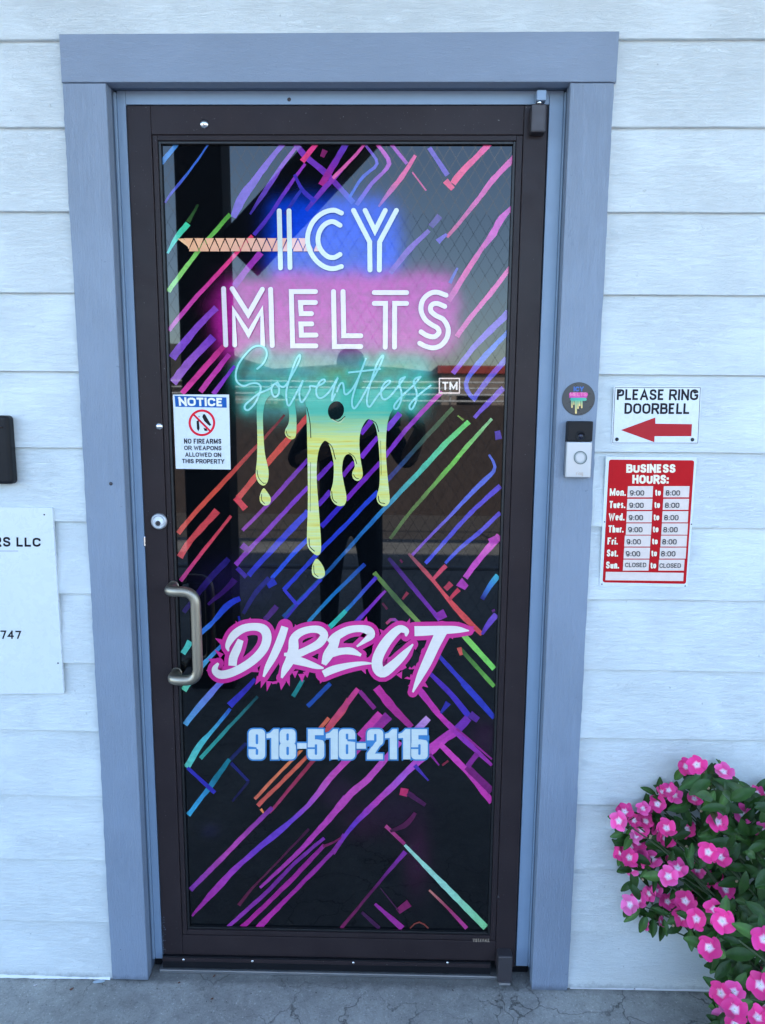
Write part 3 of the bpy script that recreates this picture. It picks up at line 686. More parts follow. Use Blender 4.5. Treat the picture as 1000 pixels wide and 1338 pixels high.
scr = [c3([(290,262),(340,215),(368,150),(355,98),(310,74),(250,90),(185,155),(135,230),(114,310),(127,370),(178,402),(240,382),(292,382),(318,412),(305,470),(270,545),(220,597),(190,590),(192,558),(232,520),(300,465),(360,440),(410,415)]),
       c3([(455,372),(415,402),(407,450),(430,490),(462,472),(468,420),(442,388)]), c3([(455,372),(480,405),(520,400),(580,300),(625,215),(642,160),(630,153),(602,200),(560,320),(528,440),(532,535),(548,562),(572,530),(620,440),(662,362)]),
       c3([(662,362),(635,440),(638,510),(655,535),(690,490),(720,430),(722,402),(770,405),(820,385),(842,362),(832,348),(800,368),(772,430),(782,490),(820,498),(880,445),(945,340),(920,400),(902,480),(900,520),(925,470)]),
       c4([(2,398),(25,345),(45,338),(52,370),(58,412),(78,415),(120,370),(165,285),(212,160)]), c4([(212,160),(160,300),(118,430),(112,490),(130,520),(172,465),(230,360),(300,240),(338,150),(328,142),(290,205),(245,340),(222,440),(222,490),(243,506),(290,440),(350,368),(388,330),(375,318),(340,350),(322,400),(335,450),(378,442),(440,370),(497,292)]),
       c4([(497,292),(462,310),(456,345),(470,400),(468,460),(442,518),(420,520),(425,488),(480,425),(560,350),(610,290)]), c4([(610,290),(572,305),(560,340),(580,400),(578,460),(552,520),(532,522),(535,488),(600,420),(682,355)]), c4([(90,260),(200,248),(315,235)])]
sp_ = np.array([q for p in scr for q in cr(p, 4)]); dmin = np.full(X.shape, 1e9)
for q in sp_: dmin = np.minimum(dmin, np.hypot(X - q[0], Yp - q[1]))
over(np.exp(-(dmin / 4.6) ** 1.3) * .75, (60, 205, 205))
for j in range(NY + 1):
    for i in range(NX + 1): gv.append(P(xs[i], ys[j], GY))
idx = np.arange((NX + 1) * (NY + 1)).reshape(NY + 1, NX + 1)
gf = np.stack([idx[:-1, :-1], idx[:-1, 1:], idx[1:, 1:], idx[1:, :-1]], -1).reshape(-1, 4)[:, ::-1].tolist()
film = fixn(meshof('printed_film', gv, gf, M_print, door, cols=Cc.reshape(-1, 3)))

B = Ink(GY - .0001)
rj = random.Random(11)
def st(pts, w, cols, jit=True):
    pts = [tuple(p) for p in pts]; n = []; 
    for i in range(len(pts) - 1):
        a = np.array(pts[i], float); b = np.array(pts[i + 1], float); k = max(1, int(np.linalg.norm(b - a) / 7))
        for t in range(k): n.append(a + (b - a) * t / k)
    n.append(np.array(pts[-1], float))
    if isinstance(w, (list, tuple)): ww = list(np.interp(np.linspace(0, 1, len(n)), np.linspace(0, 1, len(w)), w))
    else: ww = [w] * len(n)
    if len(n) > 3:
        for _ in range(2):
            m = [n[0]] + [(n[i - 1] + 2 * n[i] + n[i + 1]) / 4 for i in range(1, len(n) - 1)] + [n[-1]]; n = m
    e = 0; ww = [q_ * .92 for q_ in ww]
    for i in range(len(n)):
        e = e * .6 + rj.uniform(-.35, .35); n[i] = n[i] + np.array([e * .6, e * .6]) * (0 < i < len(n) - 1); ww[i] = ww[i] * (1 + rj.uniform(-.09, .09))
    B.ribbon(n, ww, cols)
for a in [
 ([(233,186),(211,213)],[6,7],[(70,140,230)]), ([(274,187),(241,233),(219,258),(216,265)],[2.2,3,4,3],[(60,110,220),(60,110,225),(90,70,200)]),
 ([(372,186),(350,212),(330,240),(317,256),(305,284)],[7,8,10,14,9],[(120,80,205),(120,90,215),(100,70,200)]),
 ([(387,192),(365,222),(350,245),(327,280)],[5,6,7,3],[(150,80,200),(110,80,210),(60,50,160)]),
 ([(301,280),(262,324),(220,381)],[6,6,6.5],[(80,160,70),(120,205,110),(150,225,140)]), ([(246,292),(232,308),(219,331)],[9,8,3],[(70,215,180),(90,205,210)]),
 ([(259,267),(246,290)],[3,6],[(30,60,40),(55,100,60)]), ([(330,308),(290,352),(250,395),(221,432)],[5,5.5,6,6],[(225,70,120),(200,60,160),(180,80,200)]),
 ([(399,214),(380,240),(350,285),(332,307)],[4,5,5,6],[(150,60,200),(90,60,210),(70,50,190)]), ([(386,187),(396,202),(425,225),(442,243),(462,265)],[8,9,9,8,7],[(120,60,190),(110,60,200),(110,50,190),(50,90,225)]),
 ([(415,186),(395,211)],[7,8],[(220,70,160),(215,70,140)]), ([(453,187),(430,225),(420,242)],[8,9,9],[(90,70,210),(120,50,190),(170,50,150)]),
 ([(446,222),(420,250),(400,275)],[6,7,5],[(150,60,190),(60,60,200)]), ([(385,228),(395,250),(412,263)],[4,6,7],[(70,50,190),(60,60,205)]), ([(425,196),(421,205)],[8,6],[(120,40,110)]),
 ([(396,245),(380,268),(372,280)],[4,5,4],[(50,60,190)]),
 ([(341,330),(320,355),(306,374)],[9,9,9],[(150,60,190),(150,50,180)]), ([(477,188),(460,208),(435,233)],[4,4.5,5],[(200,90,190),(215,110,190)]),
 ([(478,190),(497,214),(492,220),(474,228),(468,240),(457,258)],[4,4,4,5,4,4],[(120,90,210),(80,90,220),(60,100,220)]),
 ([(492,187),(513,214),(500,226),(485,240),(466,268)],[5,6,5,6,6],[(200,90,200),(150,80,210),(70,90,225)]), ([(511,188),(532,214)],[5,5],[(160,80,200)]),
 ([(543,203),(530,225),(510,250),(495,270)],[5,7,7,3],[(220,90,160),(215,90,160),(120,90,200)]), ([(539,225),(557,249)],[2,2.5],[(200,80,150)]),
 ([(561,193),(585,229)],[6,7],[(110,90,205)]), ([(641,186),(610,218),(596,233),(592,240)],[8,8,9,9],[(225,90,170),(235,90,140)]), ([(582,236),(592,247)],[9,7],[(225,80,130)]),
 ([(674,203),(640,240),(610,280),(584,310)],[8,8,6,5],[(220,100,200),(205,95,185),(180,80,130)]),
 ([(673,268),(655,285),(645,305),(632,323)],[6,9,10,6],[(205,90,210),(200,85,200)]), ([(640,308),(626,330),(610,355),(586,393)],[4,8,8,8],[(200,85,190),(215,85,170),(190,80,180)]),
 ([(668,348),(640,385),(615,415),(597,440)],[6,7,7,7],[(225,100,185),(200,80,180)]), ([(561,301),(535,325),(510,357)],[6,8,7],[(110,80,190),(120,80,200)]),
 ([(575,282),(563,296)],[9,9],[(85,65,150)]), ([(584,306),(572,316)],[4,8],[(100,80,200)]), ([(598,350),(588,370)],[3,5],[(90,90,200)]),
 ([(665,408),(640,432),(618,455),(592,488)],[10,9,7,7],[(120,90,220),(110,90,210)]), ([(664,433),(630,470),(606,500),(612,518),(622,523)],[6,7,9,6,6],[(70,110,235),(90,100,220)]),
 ([(662,468),(638,495),(620,520)],[7,8,6],[(100,90,220),(90,90,210)]), ([(658,507),(635,530),(620,546)],[8,7,5],[(110,90,215)]),
 ([(578,512),(552,538),(530,562),(503,597)],[6,6,6,6],[(190,90,190),(140,70,200),(110,50,200)]), ([(592,533),(567,560),(540,590),(505,628)],[6,6,6,7],[(75,110,80),(50,80,80),(30,50,140)]),
 ([(613,551),(580,582),(550,615),(500,667),(430,745),(406,770),(370,806)],[7,8,7,6,5,5,5],[(110,215,120),(70,190,180),(40,110,190),(30,80,150),(25,70,140)]),
 ([(643,547),(605,590),(575,625),(535,670),(510,704)],[4,6,6,5,5],[(130,190,150),(110,200,95),(90,130,80),(60,90,55)]),
 ([(639,594),(651,611),(625,635),(592,670),(537,727)],[3,7,5,4,4],[(80,110,220),(90,110,230),(120,60,190)]), ([(654,635),(615,670),(556,736)],[7,6,5],[(90,80,220),(70,80,220)]),
 ([(654,670),(625,697),(600,717),(582,736)],[6,6,6,4],[(90,80,220),(70,90,220)]), ([(653,700),(625,732),(608,755)],[10,9,8],[(205,85,205),(190,80,200)]), ([(600,760),(610,768)],[13,9],[(165,60,180)]),
 ([(640,709),(650,704)],[11,10],[(180,70,190)]),
 ([(534,723),(565,757),(585,782),(605,805),(630,829)],[4,6,5,9,6],[(110,70,90),(200,80,100),(210,80,90),(200,80,85)]), ([(583,739),(566,757)],[6,5],[(200,75,110)]),
 ([(600,770),(587,784)],[7,4],[(190,60,90)]), ([(590,762),(582,770)],[8,7],[(175,60,90)]), ([(508,729),(527,752),(550,780),(575,810)],[5,7,6,6],[(40,25,90),(90,40,150),(130,50,190)]), ([(572,806),(582,801)],[12,13],[(140,50,180)]),
 ([(489,748),(525,790),(548,814)],[6,7,6],[(100,140,80),(60,90,60),(120,160,90)]), ([(606,830),(646,874)],[8,8],[(130,210,110),(120,220,110)]),
 ([(602,848),(646,897)],[6,6],[(50,80,50),(110,190,90)]), ([(600,846),(603,856)],[7,5],[(200,90,90)]), ([(651,752),(640,765),(630,783)],[9,8,6],[(70,190,230),(60,120,220),(40,30,130)]),
 ([(649,803),(640,812),(630,829)],[9,8,4],[(120,90,225),(80,50,180)]), ([(572,855),(590,875),(622,910),(646,938)],[6,6,9,7],[(50,50,190),(45,60,200)]), ([(560,878),(590,907),(613,936)],[6,8,9],[(80,40,180),(60,50,200)]),
 ([(604,893),(646,938)],[6,7],[(45,60,200)]),
 ([(372,542),(346,572),(320,600),(255,670),(233,697)],[3,5,6,7,7],[(80,30,50),(160,60,70),(195,80,70),(200,85,85)]),
 ([(403,544),(350,604),(320,640),(311,651)],[8,9,8,8],[(190,65,75),(200,80,75),(190,80,85)]), ([(308,650),(321,665)],[9,9],[(200,70,90)]),
 ([(403,600),(340,670),(317,693)],[6,6,5],[(100,50,180),(140,70,180)]), ([(403,636),(332,712),(308,738)],[6,6,7],[(110,50,200),(130,60,180)]), ([(310,742),(322,754)],[6,6],[(60,40,150)]), ([(316,712),(326,720)],[10,8],[(110,50,160)]),
 ([(403,668),(350,724),(325,752)],[9,9,7],[(50,70,220),(45,50,190)]), ([(403,704),(385,722),(355,756)],[6,6,6],[(40,80,225)]), ([(435,604),(414,626)],[6,7],[(100,50,190)]), ([(432,642),(416,660)],[7,7],[(90,50,190)]),
 ([(448,658),(420,688)],[7,7],[(55,45,195)]), ([(494,642),(420,718),(371,771)],[6,6,6],[(40,70,210),(35,50,200)]), ([(371,770),(389,791)],[4,5],[(50,50,200)]), ([(389,790),(370,812)],[4,4],[(50,40,170)]),
 ([(420,757),(405,772),(389,789)],[5,5,5],[(50,60,205)]), ([(463,604),(448,622)],[6,6],[(110,50,190)]), ([(494,571),(472,598)],[6,7],[(120,55,210)]), ([(497,604),(452,653)],[6,7],[(110,45,190)]), ([(486,549),(472,567)],[7,6],[(110,50,200)]),
 ([(523,540),(505,561)],[8,8],[(120,80,215)]), ([(477,737),(442,770),(403,813)],[6,5,5],[(30,60,160),(30,110,190),(40,130,190)]), ([(492,754),(460,790),(428,823)],[5,5,6],[(80,50,200),(30,100,190),(50,175,190)]),
 ([(504,772),(463,815)],[4,6],[(140,60,190),(80,50,205)]), ([(284,667),(275,678),(250,705),(235,728)],[10,9,8,9],[(190,70,85),(200,80,90)]), ([(302,674),(270,715),(236,759)],[4,5,6],[(190,70,90),(200,70,100),(180,60,150)]),
 ([(299,730),(275,755),(240,800)],[8,9,6],[(35,30,110),(40,25,95)]), ([(314,782),(300,787),(280,812),(261,828)],[7,9,6,8],[(40,50,190),(40,80,220),(60,130,225)]), ([(249,838),(239,854)],[9,8],[(80,205,205)]),
 ([(290,843),(262,872),(240,902)],[5,7,9],[(60,120,225),(80,170,220),(100,215,190)]), ([(290,890),(265,918),(242,947)],[8,9,8],[(110,110,230),(80,160,220)]),
 ([(352,757),(357,766)],[13,14],[(35,45,180)]), ([(352,755),(335,772),(318,802)],[7,7,5],[(35,35,130),(30,25,90)]), ([(307,757),(298,768),(272,790)],[9,7,4],[(50,25,100)]), ([(362,792),(346,810)],[8,8],[(70,35,120)]), ([(312,805),(314,815)],[3,4],[(30,40,150)]),
 ([(452,798),(428,822)],[6,7],[(50,180,180)]), ([(334,887),(318,905),(300,922)],[6,8,10],[(50,40,170),(45,50,190)]), ([(301,926),(284,947),(262,972),(244,1003)],[5,5,9,9],[(40,80,200),(70,180,210),(90,205,200)]),
 ([(337,910),(299,950),(262,991)],[4,5,6],[(20,60,75),(40,130,140),(50,160,160)]), ([(300,992),(278,1023),(265,1040),(246,1065)],[6,8,6,7],[(20,120,150),(20,110,140),(50,150,220),(60,175,235)]),
 ([(245,1003),(281,1036)],[5,6],[(45,45,180)]), ([(302,997),(325,1021)],[5,4],[(25,30,110)]), ([(325,1021),(304,1047)],[4,3],[(20,20,70)]), ([(322,971),(301,993)],[5,5],[(20,30,90)]),
 ([(396,888),(383,910)],[6,6],[(30,130,140)]), ([(432,893),(402,923)],[6,6],[(30,75,170)]), ([(456,913),(448,930),(438,942),(426,957)],[7,9,8,8],[(190,70,110),(200,85,90)]), ([(430,938),(414,957)],[5,5],[(200,100,85)]),
 ([(395,979),(333,1044)],[4,5],[(215,130,85),(205,110,95)]), ([(411,979),(337,1053)],[5,6],[(200,100,80),(195,90,90)]), ([(414,989),(352,1062)],[6,4],[(140,45,70),(160,55,110)]), ([(341,1057),(346,1064)],[4,2],[(230,140,90)]),
 ([(356,1055),(315,1096),(249,1163)],[6,7,7],[(110,50,160),(180,75,185),(120,55,175)]),
 ([(462,982),(435,1012),(404,1052),(378,1075),(331,1114),(299,1143),(251,1197)],[8,9,6,9,7,10,3],[(160,60,180),(190,90,200),(100,65,205),(105,60,205),(165,60,190),(150,40,160)]),
 ([(452,1041),(421,1081)],[8,5],[(160,60,190)]), ([(404,1083),(367,1122),(330,1160),(312,1183)],[4,3,3,5],[(60,20,60),(90,30,70)]), ([(424,1095),(388,1125),(350,1165),(298,1211)],[5,5,6,5],[(120,50,170),(110,40,150),(150,60,190)]),
 ([(424,1104),(383,1148),(350,1180),(316,1212)],[5,7,6,7],[(140,40,150),(170,40,160)]), ([(450,1090),(440,1108),(409,1140),(337,1213)],[5,6,6,9],[(120,50,160),(150,40,160),(185,50,180)]), ([(422,1106),(436,1102),(447,1094)],[4,3,3],[(110,30,90)]),
 ([(468,900),(446,929),(428,952)],[7,8,8],[(190,60,150),(195,80,100)]), ([(470,903),(490,926)],[6,6],[(130,40,140)]), ([(492,898),(514,926),(538,950)],[11,12,8],[(185,50,165),(150,40,140)]),
 ([(508,935),(480,965),(456,990),(428,1022)],[14,12,9,5],[(130,40,150),(185,60,175),(190,80,190)]), ([(497,932),(470,962)],[10,10],[(190,60,170)]),
 ([(560,938),(534,964)],[9,10],[(185,150,230),(150,90,210)]), ([(523,969),(477,1023),(464,1031),(430,1070),(400,1104),(340,1160)],[8,9,11,8,6,4],[(190,80,200),(185,75,190),(170,60,180),(150,50,170)]),
 ([(612,938),(596,955)],[11,13],[(110,50,185)]), ([(596,955),(576,968),(542,999),(508,1033),(469,1070),(451,1092),(436,1116)],[13,14,9,9,9,6,4],[(170,60,190),(195,70,195),(160,90,220),(180,65,190),(90,55,200),(140,50,160)]),
 ([(547,900),(576,937),(597,957),(643,1000)],[10,8,8,4],[(180,50,180),(190,55,180),(130,50,190),(160,50,180)]), ([(614,933),(625,941)],[11,9],[(80,40,150)]), ([(575,972),(613,1010),(643,1048)],[8,9,10],[(195,70,195),(190,55,180)]),
 ([(610,1002),(643,1034)],[9,11],[(115,30,125)]), ([(624,985),(611,1002)],[8,8],[(125,40,150)]), ([(597,952),(643,992)],[3,3],[(140,40,150)]), ([(523,1034),(533,1036)],[11,11],[(180,45,110)]), ([(533,1036),(556,1052)],[8,5],[(70,25,80)]),
 ([(542,1000),(560,1020)],[6,2],[(70,50,180)]), ([(562,985),(574,1000)],[4,2],[(130,40,150)]), ([(504,1079),(529,1103)],[5,5],[(170,70,140),(140,45,120)]), ([(543,1062),(530,1080),(510,1086)],[5,9,4],[(90,30,85),(60,20,60)]),
 ([(529,1104),(560,1136),(635,1212)],[4,9,9],[(150,215,215),(150,225,225),(125,215,170)]), ([(561,1163),(584,1185),(610,1213)],[3,4,6],[(190,130,130),(150,60,110),(185,65,170)]),
 ([(530,1113),(520,1124),(493,1156),(446,1213)],[7,4,4,5],[(130,50,180),(80,25,80),(120,35,100)]), ([(490,1181),(526,1213)],[4,9],[(140,45,160),(160,50,170)]), ([(473,1192),(496,1213)],[5,6],[(60,22,75)]),
 ([(535,1180),(520,1191)],[11,9],[(125,35,105)]), ([(497,1160),(521,1190)],[1.5,2],[(60,25,70)]), ([(536,1213),(548,1200),(560,1213)],[2,2,2],[(120,60,60)]), ([(576,932),(586,918)],[3,9],[(45,45,170)]), ([(578,1000),(586,994)],[3,3],[(120,40,70)]),
 ([(283,402),(255,430),(225,468)],[9,10,12],[(130,70,200),(120,80,210)]), ([(279,440),(250,470),(226,500)],[12,11,12],[(110,60,200),(140,90,205),(150,110,210)]), ([(293,452),(262,487),(238,514)],[8,8,8],[(180,50,140),(205,70,170)]),
 ([(300,463),(262,512)],[7,8],[(165,50,170),(195,75,180)]), ([(307,478),(279,515)],[4,7],[(90,50,200),(150,70,200)]), ([(650,563),(652,574)],[8,9],[(80,70,180)]), ([(598,543),(606,549)],[2,3],[(110,150,80)]), ([(647,797),(643,799)],[4,4],[(90,30,120)]),
 ([(505,815),(511,803),(521,814)],[4,4,4],[(170,60,100),(120,80,200)]), ([(526,783),(533,774)],[3,5],[(130,45,70)]), ([(500,788),(506,796)],[3,4],[(80,30,60)]), ([(523,731),(526,735)],[3,3],[(90,25,70)])]:
    st(*a)
B.build('stripe_print', M_print, door)

T = Ink(GY - .0040)
# ---- slime drips
D = Ink(GY - .0020)
def fr_(x0, y0, s): return lambda pts: [(x0 + p[0] * s, y0 + p[1] * s) + tuple(p[2:]) for p in pts]
c5 = fr_(320, 520, .2)
drip = [(88,-50),(80,0),(78,100),(82,250),(80,400),(72,490),(85,545),(120,573),(150,545),(155,470),(130,350),(119,150),(128,50),(150,0),(180,-22),(230,-22),(262,5),(280,40),(290,110),(286,165),(262,215),(270,250),(300,270),(330,258),(338,200),(336,100),(328,40),(335,0),(355,-15),(380,-8),(398,40),(405,150),(410,400),(412,700),(406,900),(410,965),(432,1000),(470,1028),(497,1005),(496,900),(482,700),(471,550),(472,420),(488,330),(520,280),(548,300),(570,370),(582,450),(577,550),(560,620),(570,670),(605,703),(650,700),(665,650),(648,560),(636,480),(642,410),(662,372),(690,370),(712,405),(718,450),(702,490),(710,528),(740,542),(766,520),(770,480),(757,400),(749,300),(757,220),(785,158),(812,138),(845,165),(865,230),(878,350),(882,500),(878,580),(861,650),(875,690),(910,708),(942,688),(946,640),(932,500),(922,350),(928,200),(945,120),(965,80),(990,60),(1020,30),(1035,-40),(700,-60),(400,-60)]
D.poly(c5(drip), (255, 255, 255), 3)
for dr in ([(122,590),(150,618),(170,655),(162,692),(130,703),(102,680),(98,640)], [(470,1050),(500,1080),(520,1120),(522,1160),(490,1181),(450,1165),(438,1135),(445,1085)]): D.poly(c5(dr), (255, 255, 255), 4)
D.build('drip_print', M_drip, door)
K = Ink(GY - .0022)
K.ellipse(320 + 596 * .2, 520 + 82 * .2, 10.4, 12.3, (12, 30, 36), rot=.25)
for pts, w in (([(80,470),(90,520),(120,555),(140,555)],4), ([(405,60),(425,150),(432,260)],5), ([(430,420),(428,740)],2.5), ([(420,920),(425,970),(455,1000)],6), ([(535,285),(570,320),(592,400)],5), ([(568,610),(575,660),(600,685)],5), ([(680,358),(715,385),(732,430)],4),
    ([(710,500),(725,522),(745,528)],4), ([(830,145),(860,170),(875,220)],5), ([(888,280),(892,500)],2.5), ([(872,640),(882,680),(915,690)],5), ([(270,215),(280,245),(300,255)],3.5), ([(110,630),(110,665),(130,690)],4), ([(450,1095),(455,1145),(480,1168)],4), ([(560,130),(610,152),(655,120)],5)):
    K.ribbon(c5(pts), w * .2, [(14, 18, 18)], 'round', 4)
K.ribbon(c5([(570,140),(620,160),(650,130)]), .9, [(190, 215, 190)], 'round', 4)
# pale triangle strip laid flat across the top left of the glass
G_ = Ink(GY - .0035)
x = 240.
G_.poly([(232,312),(240,311.5),(249,325)], (226, 190, 160))
i = 0
while x < 408:
    w_ = 13.6; t = (x - 232) / 176; col = (int(224 + 0 * t), int(182 + 4 * t), int(152 + 50 * t))
    if x + w_ < 411: G_.poly([(x + .6, 311.2), (x + w_ - .9, 311.2), (x + w_ / 2 - .1, 325.5)], col)
    xx = x + w_ / 2; G_.poly([(xx + .5, 328.4), (xx + .9, 325.4), (xx + 3.2, 320.5), (xx + w_ / 2 - .1, 313.2), (xx + w_ - 3.6, 320.5), (xx + w_ - 1.3, 325.4), (xx + w_ - .9, 328.4)], (col[0] - 6, col[1] - 4, col[2]))
    x += w_
# ---- ICY MELTS tubes
c1 = lambda pts: [(270 + p[0] * .1719, 250 + p[1] * .1719) for p in pts]
c2 = lambda pts: [(430 + p[0] * .1719, 250 + p[1] * .1719) for p in pts]
LW = 6.3; IC = [(196, 224, 242)]; ML = [(208, 212, 244)]
def tube2(pts, col, sm=0): T.ribbon(pts, LW, col, 'round', sm)
for p in ([(553,148),(563,582)], [(627,148),(635,580)]): tube2(c1(p), IC)
tube2(c1([(1026,165),(965,143),(885,165),(815,225),(775,310),(770,390),(790,460),(838,530),(900,575),(965,588),(1026,572)]), IC, 4)
tube2(c1([(1015,258),(960,230),(905,248),(865,295),(848,355),(855,415),(885,465),(925,497),(970,503),(1015,480)]), IC, 4)
for p in ([(187,145),(310,385),(312,598)], [(513,145),(385,385),(383,598)], [(275,145),(350,300),(428,145)]): tube2(c2(p), IC)
for p in ([(130,740),(147,1168)], [(195,740),(318,935),(425,745)], [(488,745),(500,1172)], [(215,1168),(207,905),(320,1085),(420,905),(428,1168)], [(828,762),(645,762),(655,1175),(832,1175)], [(828,845),(715,845),(720,930),(798,930)], [(800,1008),(718,1008),(722,1093),(832,1093)]): tube2(c1(p), ML)
for p in ([(35,762),(42,1180),(242,1180)], [(107,762),(113,1098),(242,1098)], [(345,770),(590,770)], [(345,852),(430,852),(428,1185)], [(590,852),(500,852),(498,1185)]): tube2(c2(p), ML)
tube2(c2([(890,790),(820,767),(762,780),(712,830),(700,905),(728,970),(775,1010),(825,1040),(835,1075),(800,1106),(745,1096),(700,1068)]), ML, 4)
tube2(c2([(880,875),(820,852),(778,868),(775,910),(815,945),(870,975),(905,1040),(898,1110),(855,1168),(795,1190),(740,1180),(690,1155)]), ML, 4)
# ---- script word
for p in scr: T.ribbon(p, 2.5, [(132, 216, 236)], 'round', 5, drift=.0003)
# TM box
for a in ([(574.5,494.5),(600.5,494.5)], [(574,513.5),(600.5,513.5)], [(574.3,494.5),(574.3,513.5)], [(600.6,494.5),(600.6,513.5)]): T.ribbon(a, 1.6, [(225, 215, 225)], 'round')
T.text('TM', [(578,499),(598,499),(598,509.3),(578,509.3)], (240, 230, 240), .2, .14)
# ---- DIRECT
c6 = lambda pts: [(265 + p[0] * .19, 800 + p[1] * .19) for p in pts]
c7 = lambda pts: [(435 + p[0] * .19, 800 + p[1] * .19) for p in pts]
dl = []
def DL(cf, pts): dl.append((cf([p[:2] for p in pts]), [p[2] * .19 for p in pts]))
DL(c6, [(178,268,8),(172,230,30),(212,160,48),(280,112,48),(360,100,46),(420,118,56),(442,170,56),(425,240,54),(370,310,52),(290,370,50),(200,415,50),(130,430,50),(92,412,44),(85,385,34),(108,350,14)])
DL(c6, [(262,190,36),(238,250,50),(212,310,52),(205,368,50)])
DL(c6, [(566,100,44),(532,200,50),(488,300,46),(445,380,34),(418,444,12)])
DL(c6, [(612,250,40),(625,185,50),(670,140,46),(740,118,42),(805,122,46),(836,160,48),(800,215,50),(720,258,44),(640,290,44),(560,290,18)])
DL(c6, [(640,180,30),(625,250,60),(600,330,56),(568,390,44),(543,452,12)]); DL(c6, [(590,315,60),(700,345,46),(780,372,32),(832,385,10)])
DL(c7, [(-30,205,30),(20,168,50),(100,125,46),(180,112,42),(245,125,52),(262,160,46),(215,200,26),(165,236,10)]); DL(c7, [(25,170,50),(0,240,60),(-35,300,60),(-62,360,30)])
DL(c7, [(-30,285,56),(60,268,42),(130,268,42),(195,296,16)]); DL(c7, [(-65,425,42),(0,395,46),(100,368,36),(200,352,24),(272,352,8)])
DL(c7, [(503,165,10),(505,130,36),(460,115,46),(400,165,56),(345,240,62),(308,320,64),(310,385,66),(350,412,62),(425,355,54),(490,290,42),(552,220,10)])
DL(c7, [(562,130,60),(640,128,58),(760,122,50),(860,120,40),(937,127,6)]); DL(c7, [(750,128,70),(700,230,62),(650,340,58),(600,440,42),(550,550,10)])
Q = Ink(GY - .0024)
MG = (190, 52, 160)
for p, w_ in dl: Q.ribbon(p, [a * 1.12 + 11.5 for a in w_], [MG], 'round', 4)
rs = random.Random(4)
for cx, cy, ang, ln in [(c6([(q[0], q[1])])[0] + (q[2], q[3])) for q in [(240,90,-110,12),(115,195,-150,12),(112,285,-140,14),(60,335,-165,9),(40,400,180,6),(380,470,120,12),(410,490,110,12),(455,500,95,16),(500,500,80,9),(545,500,100,13),(590,470,70,14),(640,430,80,8),(682,450,88,11),(320,50,-80,6),(355,400,160,10),(590,90,-30,10),(560,120,-60,6),(640,95,-120,5),(720,430,75,7),(820,470,100,8),(850,95,-60,6)]] + [(c7([(q[0], q[1])])[0] + (q[2], q[3])) for q in [(225,60,-80,11),(520,70,-70,11),(960,130,-10,8),(960,100,-25,6),(860,75,-70,5),(820,170,60,6),(540,380,150,9),(520,450,170,10),(540,500,160,9),(640,500,30,8),(620,250,-100,7),(500,395,40,10),(440,70,-100,6),(470,440,60,6),(540,550,100,9),(220,405,60,8),(330,130,-140,6)]]:
    a = math.radians(ang); d = np.array([math.cos(a), math.sin(a)]); n_ = np.array([-d[1], d[0]]); b = np.array([cx, cy]) - d * 5; w_ = rs.uniform(3.5, 5)
    Q.poly([tuple(b + n_ * w_), tuple(b + d * (ln * .55 + 5) + n_ * rs.uniform(-.5, 2)), tuple(b - n_ * w_)], MG)
for p in [c6([(480,430),(510,400),(520,350),(530,370),(520,420),(505,440)]), c6([(760,300),(790,283),(795,310),(775,312)]), c7([(220,260),(275,235),(268,280),(248,308),(228,300),(240,280)]), c7([(90,215),(150,200),(130,213)]), c7([(382,305),(410,260),(440,230),(515,200),(480,235),(430,275),(395,308)]), c7([(590,200),(645,200),(630,240),(590,270)]), c7([(560,250),(600,290),(590,340),(540,385),(528,370)]), c7([(475,400),(510,380),(540,400),(530,450),(505,440)]), c6([(470,495),(510,490),(500,530),(480,538)])]:
    Q.poly(p, (12, 16, 24))
Q.build('lettering_outline', M_print_plain, door)
for p, w_ in dl: T.ribbon(p, [a * 1.14 for a in w_], [(214, 226, 246)], 'butt', 4)
for q in [(c6, (420,425,455,300,7)), (c6, (545,450,575,380,6)), (c7, (900,120,780,118,6)), (c7, (570,520,610,420,6))]:
    pass
